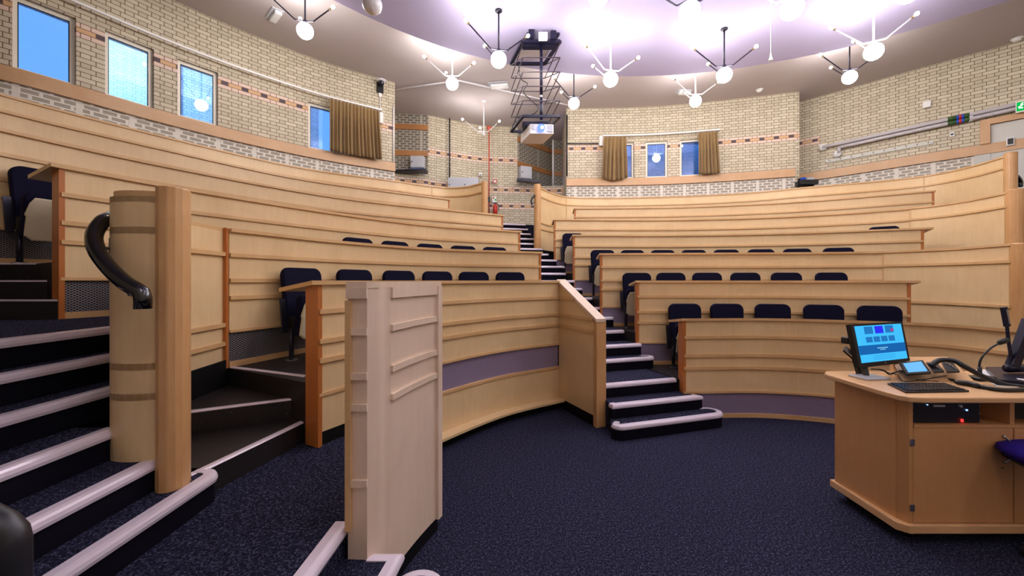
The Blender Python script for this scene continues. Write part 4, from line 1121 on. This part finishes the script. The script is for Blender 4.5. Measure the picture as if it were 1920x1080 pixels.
part('hose', MB().tube(rows3([q+Vector((.02, 0, .34)), q+Vector((.1, 0, .28)), q+Vector((.11, 0, .1))], 5), .014, 8), M['black'], ex, True)
part('valve', MB().box(q+Vector((0, 0, .34)), (.09, .04, .04)), M['black'], ex)
# ceiling fittings
def fitting(x, y, Y, w_, h, yaw, label):
    q = U(x, y, CEIL); t = thing('emergency_light', (q.x, q.y, CEIL), label, 'light fitting')
    part('tray', MB().box((q.x, q.y, CEIL-.012), (w_, h, .022), yaw), M['grey'], t)
    part('diffuser', MB().box((q.x+.02, q.y, CEIL-.055), (w_*.86, h*.6, .06), yaw), M['white'], t, bevel=.012)
fitting(515, 26, 0, .42, .2, -.75, 'white emergency light box on the ceiling near the top left lamp')
fitting(1282, 171, 0, .36, .2, 0.05, 'white emergency light box on the ceiling right of centre')
fitting(935, 158, 0, .5, .3, -.15, 'grey emergency light box on the ceiling left of the projector lift')
q = U(1424, 168, CEIL); t = thing('smoke_detector', tuple(q), 'round white smoke detector on the ceiling above the back windows', 'smoke detector')
part('base', MB().lathe(q, [(.08, -.02), (.09, -.01), (.09, 0)], 18), M['white'], t, True); part('sensor', MB().lathe(q, [(.03, -.06), (.06, -.05), (.06, -.02)], 18), M['white'], t, True)
q = U(1907, 72, CEIL); t = thing('smoke_detector', tuple(q), 'round white smoke detector on the ceiling at the right edge', 'smoke detector')
part('base', MB().lathe(q, [(.08, -.02), (.09, -.01), (.09, 0)], 18), M['white'], t, True); part('sensor', MB().lathe(q, [(.03, -.06), (.06, -.05), (.06, -.02)], 18), M['white'], t, True)
q = W(1445, 100, 5.6); t = thing('pull_cord', (q.x, q.y, DISC), 'thin white pull cord with cone weight hanging from the ceiling disc', 'pull cord')
part('cord', MB().tube([(q.x, q.y, q.z), (q.x, q.y, DISC)], .003, 6), M['white'], t)
part('weight', MB().lathe((q.x, q.y, q.z-.1), [(.028, 0), (.026, .01), (.010, .06), (.006, .1)], 14), M['white'], t, True)
# pipes on the right wall
t0 = thing('wall_pipe', (9.0, 9.6, 5.3), 'pair of grey pipes with coloured tape running along the right brick wall', 'pipes')
def wrp(x, y, inset=.1):
    p, n = at_px(off(C['WR'], -inset), x); return Vector((p.x, p.y, EYE+(HOR-y)*p.y/F))
za, zb = wrp(1542, 261).z, wrp(1915, 183).z
def prun(xa, xb, za_, zb_, inset, n=14):
    out = []
    for i in range(n+1):
        x = xa+(xb-xa)*i/n; p, _ = at_px(off(C['WR'], -inset), x); out.append((p.x, p.y, za_+(zb_-za_)*i/n))
    return out
zA = 5.24
part('upper_pipe', MB().tube(prun(1542, 1990, zA+.02, zA+.13, .11), .042, 10), M['pipe'], t0, True)
part('lower_pipe', MB().tube(prun(1573, 1990, zA-.07, zA+.035, .11), .042, 10), M['pipe'], t0, True)
q = prun(1573, 1574, zA-.07, zA-.07, .11, 1)[0]
part('elbow_pipe', MB().tube([q, (q[0], q[1], zA-.22)], .042, 10), M['pipe'], t0, True)
p, n = at_px(C['WR'], 1544); 
part('wall_flange', MB().tube([(p.x, p.y, zA+.02), (p.x-n.x*.12, p.y-n.y*.12, zA+.02)], .085, 16), M['white'], t0, True)
p, n = at_px(C['WR'], 1571); part('wall_flange', MB().tube([(p.x, p.y, zA-.23), (p.x-n.x*.12, p.y-n.y*.12, zA-.23)], .085, 16), M['white'], t0, True)
for xa, xb, mt in ((1777, 1793, 'green'), (1793, 1798, 'bluetape'), (1798, 1803, 'red'), (1803, 1808, 'bluetape'), (1808, 1818, 'green')):
    f0 = lambda x: (x-1542)/(1990-1542)
    for base, sl in ((zA+.02, .11), (zA-.07, .105)):
        f1 = (lambda x: (x-1542)/448) if base > zA else (lambda x: (x-1573)/417)
        part('tape_band', MB().tube(prun(xa, xb, base+sl*f1(xa), base+sl*f1(xb), .11, 2), .046, 10), M[mt], t0, True)
part('pipe_clip', MB().box(prun(1820, 1821, zA+.04, zA+.04, .08, 1)[0], (.06, .1, .2), -.7), M['grey'], t0)
# coat hook board
cb_ = cut(off(C['WR'], -.03), 1548, 1750); t = thing('coat_rack', (cb_[0].x, cb_[0].y, 4.85), 'long pale coat-hook board on the right brick wall', 'coat rack')
part('board', MB().ribbon(cb_, 4.84, 4.92, .028), M['greydoor'], t)
for k in range(10):
    p, n = at_px(cb_, 1556+k*20.5)
    part('hook', MB().tube([(p.x, p.y, 4.88), (p.x-n.x*.05, p.y-n.y*.05, 4.87), (p.x-n.x*.06, p.y-n.y*.06, 4.9)], .008, 6), M['chrome'], t)
# door at upper right
dcv = off(C['WR'], -.03)
def dseg(xa, xb, z0, z1, th, mat, name, inset, parent=None):
    return struct(name, MB().ribbon(cut(off(C['WR'], -inset), xa, xb), z0, z1, th), M[mat], parent=parent)
dr_ = dseg(1858, 1990, 3.15, 5.03, .03, 'greydoor', 'door_1', .032)
dseg(1838, 1857, 4.63, 5.16, .09, 'ledge', 'door_frame', .10, dr_)
dseg(1857, 1990, 5.04, 5.16, .09, 'ledge', 'door_frame', .10, dr_)
dseg(1826, 1857.5, 3.15, 4.42, .03, 'greydoor', 'side_panel', .04, dr_)
simple_wallbox('vent_plate', 'WR', 1894, 267, 15, 15, .10, 'white', 'white-framed black vent plate on the timber rail across the grey door', 'vent', lambda T_, c, z, Mx, wid, hh, n, t, dep: part('grille', MB().box((c.x-n.x*(dep/2+.004), c.y-n.y*(dep/2+.004), z), (wid*.72, .008, hh*.72), M=Mx), M['black'], T_))
T_, c, z, Mx, wid, hh, n, t = wallbox('exit_sign', 'WR', 1917, 200, 26, 21, .05, 'white', 'green running-man exit sign at the right edge above the door', 'sign', gap=.17)
part('housing', MB().box((c.x, c.y, z), (wid, .05, hh), M=Mx), M['white'], T_)
def on(c, n, t, u, v, d, w_, h, mat, nm_, rot=0):
    q = c-n*d+t*u; R = Mx@Matrix.Rotation(rot, 3, 'Y')
    part(nm_, MB().box((q.x, q.y, z+v), (w_, .004, h), M=R), M[mat], T_)
on(c, n, t, 0, 0, .028, wid*.86, hh*.8, 'exit', 'face')
hw = hh*.1
on(c, n, t, -wid*.17, hh*.0, .032, wid*.30, hw, 'exitw', 'running_figure', -.5)
on(c, n, t, -wid*.05, hh*.14, .032, wid*.24, hw, 'exitw', 'running_figure', .6)
on(c, n, t, -wid*.12, -hh*.14, .032, wid*.34, hw, 'exitw', 'running_figure', .15)
on(c, n, t, -wid*.0, hh*.27, .032, hw, hw, 'exitw', 'running_figure', .78)
on(c, n, t, wid*.22, 0, .032, wid*.12, hh*.6, 'exitw', 'doorway_symbol')
on(c, n, t, wid*.34, 0, .032, wid*.12, hh*.12, 'exitw', 'arrow', 0)
# black side desk behind the top right partition
t = thing('equipment_trolley', tuple(W(1512, 360, 10.4)), 'black equipment stand with small electronics in the corner behind the top right partition', 'trolley')
a = W(1512, 345, 10.35)
part('tray', MB().box((a.x, a.y, a.z+.02), (.40, .3, .12), -.1), M['black'], t)
part('post', MB().box((a.x, a.y+.05, (a.z+3.15)/2), (.3, .2, a.z-3.15)), M['black'], t)
part('camcorder', MB().box((a.x-.1, a.y, a.z+.12), (.09, .12, .08)), M['bluetape'], t)
part('control_unit', MB().box((a.x+.06, a.y, a.z+.12), (.18, .14, .07)), M['grey'], t)
part('side_arm', MB().bar((a.x-.24, a.y, a.z-.15), (a.x-.19, a.y, a.z+.14), .04, .04), M['black'], t)

# ------------------------------------------------------------------ presenter lectern
LZ = .94
lt = thing('lectern_desk', (3.0, 2.75, 0), 'beech presenter desk with cut corner in the right foreground', 'desk')
top = [(2.43, 3.09), (2.395, 3.06), (2.385, 3.0)]+[(2.385, 2.56), (2.395, 2.47), (2.43, 2.43), (2.50, 2.415)]+[(4.1, 2.415), (4.1, 3.13), (2.46, 3.13)]
part('desktop', MB().prism(top, LZ-.035, LZ), M['beech_top'], lt, bevel=.008)
yF = 2.50
part('side_panel', MB().prism([(2.455, 3.03), (2.465, 2.56), (2.49, 2.56), (2.49, 3.03)], .125, LZ-.036), M['beech'], lt)
part('side_panel', MB().prism([(2.47, 2.558), (2.49, yF), (2.515, yF), (2.515, 3.0), (2.49, 3.0)], .125, LZ-.036), M['beech'], lt)
part('back_panel', MB().box((3.3, 3.04, .52), (1.6, .02, .78)), M['beech'], lt)
part('base', MB().prism([(2.44, 3.06), (2.425, 2.52), (2.47, 2.475), (4.05, 2.475), (4.05, 3.06)], .075, .125), M['beech_top'], lt, bevel=.004)
part('shelf', MB().box((3.3, 2.76, .735), (1.55, .52, .02)), M['beech'], lt)
dwd = (2.518, 3.145)
dd = part('door', MB().box(((dwd[0]+dwd[1])/2, yF+.01, (.13+.722)/2), (dwd[1]-dwd[0], .02, .592)), M['beech'], lt, bevel=.002)
hx, hz_ = 3.08, .60
part('handle', MB().tube(rows3([(hx, yF, hz_+.075), (hx+.0, yF-.012, hz_+.072), (hx+.03, yF-.03, hz_+.02), (hx+.03, yF-.03, hz_-.04), (hx, yF-.012, hz_-.085), (hx, yF, hz_-.09)], 5), .006, 8), M['chrome'], dd, True)
part('keyhole', MB().tube([(hx-.005, yF+.002, .475), (hx-.005, yF-.006, .475)], .006, 10), M['brass'], dd, True)
for zz in (.635, .225): part('hinge', MB().box((2.508, yF-.002, zz), (.026, .01, .04)), M['chrome'], dd)
d2_ = part('door', MB().box((3.49, yF+.01, (.13+.722)/2), (.675, .02, .592)), M['beech'], lt, bevel=.002)
part('handle', MB().tube([(3.25, yF-.02, .66), (3.25, yF-.02, .54)], .006, 8), M['chrome'], d2_, True)
part('divider', MB().box((3.145, 2.75, .825), (.03, .49, .158)), M['beech'], lt)
part('divider', MB().box((2.985, 2.78, .825), (.015, .44, .158)), M['beech'], lt)
for x, y in ((2.53, 2.98), (2.56, 2.58), (3.9, 2.58), (3.9, 2.95)):
    part('castor', MB().tube([(x-.012, y, .0375), (x+.012, y, .0375)], .0375, 14), M['black'], lt, True)
ra = thing('rack_unit', (2.75, 2.55, .745), 'black rack amplifier in the open bay of the presenter desk', 'rack unit')
part('casing', MB().box((2.746, 2.75, .822), (.45, .44, .15)), M['black'], ra)
fy = 2.527
part('display', MB().box((2.71, fy, .855), (.07, .006, .012)), M['grey'], ra)
part('dial', MB().tube([(2.84, fy+.002, .855), (2.84, fy-.01, .855)], .009, 12), M['grey'], ra)
part('led', MB().box((2.885, fy, .828), (.008, .006, .008)), M['led'], ra)
part('led', MB().box((2.635, fy, .862), (.005, .006, .005)), M['led'], ra)
part('power_switch', MB().box((2.855, fy, .762), (.010, .008, .018)), M['redled'], ra)
for x in (2.535, 2.957):
    for zz in (.765, .81, .855): part('screw', MB().tube([(x, fy+.001, zz), (x, fy-.007, zz)], .005, 8), M['chrome'], ra)
part('casing', MB().box((3.39, 2.8, .82), (.44, .4, .14)), M['black'], thing('rack_unit', (3.39, 2.8, .745), 'black rack unit in the right-hand bay at the frame edge', 'rack unit'))

# sloped console
cn = thing('sloped_console', (3.1, 2.95, LZ), 'raised sloping beech console panel at the back of the presenter desk', 'console')
a, b, c_, d_ = W(1692, 708, 2.821), W(1822, 706, 2.821), W(1778, 668, 3.101), W(1690, 672, 3.101)
a, b = Vector((2.75, 2.80, LZ+.004)), Vector((3.25, 2.80, LZ+.004)); c_, d_ = Vector((3.40, 3.11, LZ+.115)), Vector((2.95, 3.11, LZ+.115))
bt = [Vector((k.x, k.y, LZ+.0005)) for k in (a, b, c_, d_)]
part('panel', MB().add([*bt, a, b, c_, d_], [(3, 2, 1, 0), (4, 5, 6, 7), (0, 1, 5, 4), (1, 2, 6, 5), (2, 3, 7, 6), (3, 0, 4, 7)]), M['beech_top'], cn)
def slope_z(y): return LZ+.004+(y-3.0)/.33*.121
sl = math.atan2(.121, .33); RS = Matrix.Rotation(sl, 3, 'X')
def onslope(nm_, mb_c, size, mat, parent, lift=.006, shear=0, rz=-.28):
    x, y = mb_c; return part(nm_, MB().box((x, y, slope_z(y)+lift), size, M=RS@Matrix.Rotation(rz, 3, 'Z')), M[mat], parent, bevel=.003)
tp = thing('touch_panel', (3.06, 3.06, LZ+.02), 'small black touch panel with light blue screen right of the monitor', 'touch panel')
A_ = [W(1687, 680, 2.914), W(1730, 675, 2.951), W(1746, 698, 2.774), W(1700, 701, 2.746)]
def quadslab(P4, th_, name, mat, parent, lift=0, inset=0, nrm=None):
    P4 = [Vector(p) for p in P4]; c0 = sum(P4, Vector())/4
    nn = (P4[1]-P4[0]).cross(P4[3]-P4[0]).normalized()
    if nrm is None: nn = nn if nn.z > 0 else -nn
    else: nn = nn if nn.dot(Vector(nrm)) > 0 else -nn
    P4 = [c0+(p-c0)*(1-inset)+nn*lift for p in P4]; Q = [p-nn*th_ for p in P4]
    return part(name, MB().add([*P4, *Q], [(0, 1, 2, 3), (7, 6, 5, 4), (0, 4, 5, 1), (1, 5, 6, 2), (2, 6, 7, 3), (3, 7, 4, 0)]), M[mat], parent)
quadslab(A_, .015, 'casing', 'black', tp, .0)
quadslab(A_, .002, 'screen', 'tablet', tp, .002, .22)
for pr_, lb in (([W(1737, 679, 2.933), W(1757, 680, 2.933), W(1771, 696, 2.783), W(1752, 697, 2.783)], 'black connector plate on the sloping console, cables plugged in'),
            ([W(1765, 677, 2.951), W(1786, 678, 2.951), W(1800, 696, 2.783), W(1776, 697, 2.783)], 'black connector plate on the sloping console, nearer the microphone')):
    cp = thing('connector_plate', tuple(pr_[0]), lb, 'connector plate')
    quadslab(pr_, .012, 'plate', 'black', cp)
    for k in range(4):
        q = pr_[0].lerp(pr_[2], .25+.17*k); part('socket', MB().box(q+Vector((0, 0, .004)), (.018, .014, .008)), M['chrome'], cp)
# monitor
mo = thing('monitor', (2.8, 2.95, LZ), 'widescreen computer monitor showing a blue web page on the presenter desk', 'monitor')
q4 = [W(1595, 608.3, 2.951), W(1692, 602.7, 3.120), W(1707, 679, 3.054), W(1611.7, 690, 2.877)]
fr_n = (0, -1, 0)
quadslab(q4, .035, 'bezel', 'black', mo, 0, 0, fr_n)
TL, TR, BR, BL = q4
def ms(u, v): return (TL*(1-u)+TR*u)*(1-v)+(BL*(1-u)+BR*u)*v
def mquad(u0, u1, v0, v1, mat, nm_, lift, parent=None):
    return quadslab([ms(u0, v0), ms(u1, v0), ms(u1, v1), ms(u0, v1)], .001, nm_, mat, parent or mo, lift, 0, fr_n)
sn = mquad(.055, .955, .05, .90, 'screen', 'screen', .0015)
for i in range(3): mquad(.22+.20*i, .38+.20*i, .075, .25, ('screen_thumb', 'screen_violet', 'screen_thumb')[i], 'thumbnail', .0025, sn)
mquad(.72, .78, .15, .22, 'screen_red', 'thumbnail', .0035, sn)
for i in range(4): mquad(.22+.145*i, .34+.145*i, .32, .45, 'screen_thumb', 'thumbnail', .0025, sn)
mquad(.055, .955, .51, .72, 'screen_dark', 'banner', .0025, sn)
mquad(.40, .60, .585, .60, 'screen_pale', 'text_line', .0035, sn); mquad(.45, .55, .625, .637, 'screen_pale', 'text_line', .0035, sn)
for v in (.76, .80, .84): mquad(.3, .72, v, v+.007, 'screen_thumb', 'text_line', .0025, sn)
mquad(.49, .52, .925, .965, 'chrome', 'maker_badge', .002)
sb = W(1634, 703, 2.877)
part('stand_base', MB().box((sb.x, 2.90, LZ+.008), (.19, .14, .014), .1), M['grey'], mo, bevel=.005)
part('stand_post', MB().bar((sb.x, 2.92, LZ+.012), (sb.x+.02, 2.99, 1.11), .03, .03), M['black'], mo)
ar = mo
part('arm_segment', MB().bar(W(1583, 651, 3.036), W(1610, 672, 2.989), .03, .03), M['chrome'], ar)
part('arm_segment', MB().bar(W(1581, 657, 3.054), W(1606, 679, 3.007), .02, .012), M['black'], ar)
part('arm_segment', MB().bar(W(1604, 674, 3.017), W(1612, 702, 2.989), .03, .03), M['black'], ar)
part('mount_head', MB().box(W(1592, 638, 3.064), (.09, .06, .05), .2), M['black'], ar, bevel=.008)
# keyboard
kb = thing('keyboard', (2.97, 2.73, LZ), 'black computer keyboard lying at the front of the presenter desk', 'keyboard')
K = [U(1664, 718, LZ+.012), U(1771, 718, LZ+.012), U(1817, 732, LZ+.012), U(1698, 734, LZ+.012)]
quadslab(K, .011, 'casing', 'black', kb)
km = MB()
for r_ in range(5):
    for c in range(16):
        u0, u1 = (c+.12)/16*.94+.03, (c+.88)/16*.94+.03; v0, v1 = (r_+.14)/5*.9+.05, (r_+.86)/5*.9+.05
        f4 = lambda u, v: (K[0]*(1-u)+K[1]*u)*(1-v)+(K[3]*(1-u)+K[2]*u)*v
        P4 = [f4(u0, v0), f4(u1, v0), f4(u1, v1), f4(u0, v1)]
        Q = [p+Vector((0, 0, .006)) for p in P4]
        km.add([*P4, *Q], [(0, 1, 2, 3), (7, 6, 5, 4), (0, 4, 5, 1), (1, 5, 6, 2), (2, 6, 7, 3), (3, 7, 4, 0)])
part('keys', km, M['darksteel'], kb)
# microphone
mk = thing('microphone', tuple(U(1836, 712, LZ)), 'black gooseneck microphone curving up from a flat base', 'microphone')
b0 = U(1837, 712, LZ); Ym = b0.y
part('base', MB().box((b0.x+.02, Ym, LZ+.012), (.17, .11, .022)), M['black'], mk, bevel=.006)
part('gooseneck', MB().tube(rows3([b0+Vector((0, 0, .02)), W(1836, 690, Ym), W(1840, 672, Ym), W(1856, 654, Ym), W(1873, 644, Ym)], 6), .0065, 8), M['black'], mk, True)
part('collar', MB().tube([b0+Vector((0, 0, .02)), W(1837, 688, Ym)], .012, 10), M['black'], mk, True)
part('capsule', MB().tube([W(1872, 645, Ym), W(1877, 641, Ym), W(1886, 638, Ym), W(1890, 637, Ym)], [.010, .019, .019, .013], 12), M['black'], mk, True)
# document camera
dcm = thing('document_camera', tuple(U(1900, 706, LZ)), 'dark violet document camera with lamp arm at the right edge of the desk', 'document camera')
base4 = [U(1846, 690, LZ+.03), (4.0, U(1846, 690, LZ+.03).y, LZ+.03), (4.0, 2.56, LZ+.03), U(1890, 722, LZ+.03)]
quadslab([U(1822, 693, LZ+.006), U(1990, 692, LZ+.006), U(1990, 726, LZ+.006), U(1868, 724, LZ+.006)], .005, 'white_stage', 'white', dcm)
quadslab([U(1848, 688, LZ+.034), U(1990, 688, LZ+.034), U(1990, 720, LZ+.034), U(1872, 712, LZ+.034)], .026, 'base', 'navy_metal', dcm)
quadslab([U(1906, 709, LZ+.036), U(1935, 712, LZ+.036), U(1935, 716, LZ+.036), U(1908, 711, LZ+.036)], .001, 'label_plate', 'white', dcm)
Yd = 2.90
part('hinge', MB().tube([W(1887, 691, Yd), W(1925, 690, Yd)], .028, 16), M['navy_metal'], dcm, True)
part('camera_arm', MB().bar(W(1898, 686, Yd), W(1930, 600, Yd), .05, .055), M['navy_metal'], dcm)
part('lamp_arm', MB().tube(rows3([W(1891, 686, Yd), W(1895, 670, Yd), W(1891, 640, Yd), W(1888, 612, Yd)], 6), .010, 10), M['navy_metal'], dcm, True)
part('lamp_head', MB().bar(W(1888.5, 612, Yd), W(1881.5, 576, Yd), .03, .022), M['navy_metal'], dcm)
part('lamp_tube', MB().bar(W(1891.5, 607, Yd-.01), W(1886, 580, Yd-.01), .01, .012), M['chrome'], dcm)
# cables
def cable(pts, r, label, mat='black', nm_='cable'): return solo(nm_, MB().tube(rows3(pts, 8), r, 8), M[mat], label, 'cable', smooth=True)
cable([U(1650, 694, LZ+.02), U(1690, 705, LZ+.01), U(1722, 712, LZ+.01), U(1760, 715, LZ+.01)], .003, 'thin black cable from the monitor base across the desk')
cable([U(1634, 692, LZ+.03), U(1655, 694, LZ+.05), U(1668, 702, LZ+.02), U(1674, 700, LZ+.06), U(1690, 695, LZ+.05), U(1700, 703, LZ+.03)], .006, 'black cable arching between the monitor foot and the touch panel')
cable([U(1680, 695, LZ+.02), U(1690, 713, LZ+.01), U(1715, 714, LZ+.01), U(1775, 704, LZ+.03)], .003, 'thin black cable looping towards the connector plates')
cable([W(1745, 686, 2.849), W(1763, 675, 2.849), W(1790, 677, 2.802), W(1810, 688, 2.755), W(1850, 709, 2.709), W(1890, 722, 2.671), W(1930, 726, 2.653)], .017, 'thick black cable bundle draped from the console to the right edge')
cable([U(1828, 722, LZ+.014), U(1845, 726, LZ+.014), U(1880, 731, LZ+.014), U(1940, 730, LZ+.014)], .013, 'thick black lead trailing from the handheld unit to the right edge')
hd = solo('handheld_unit', MB().tube([U(1790, 717, LZ+.018), U(1796, 717, LZ+.018), U(1815, 719, LZ+.018), U(1832, 723, LZ+.018), U(1835, 724, LZ+.018)], [.006, .016, .018, .016, .008], 12), M['black'], 'rounded black handheld unit lying right of the keyboard', 'remote', smooth=True)
solo('cable_adapter', MB().bar(U(1769, 706, LZ+.01), U(1786, 713, LZ+.01), .025, .014), M['black'], 'small black cable adapter behind the keyboard', 'adapter')
# presenter chair
pc_ = thing('stool', (3.20, 2.3, 0), 'violet-blue upholstered stool poking in at the right edge below the desk', 'stool')
part('seat', MB().lathe((3.20, 2.3, .555), [(.16, 0), (.22, .02), (.265, .06), (.255, .085), (.2, .10)], 28), M['blue_fabric'], pc_, True)
part('seat_shell', MB().lathe((3.20, 2.3, .525), [(.06, 0), (.15, .01), (.21, .035), (.24, .055)], 28), M['black'], pc_, True)
part('gas_column', MB().tube([(3.20, 2.3, .03), (3.20, 2.3, .53)], .025, 12), M['black'], pc_, True)
part('base', MB().lathe((3.20, 2.3, 0), [(.17, 0), (.17, .012), (.06, .03), (.03, .06)], 24), M['black'], pc_, True)
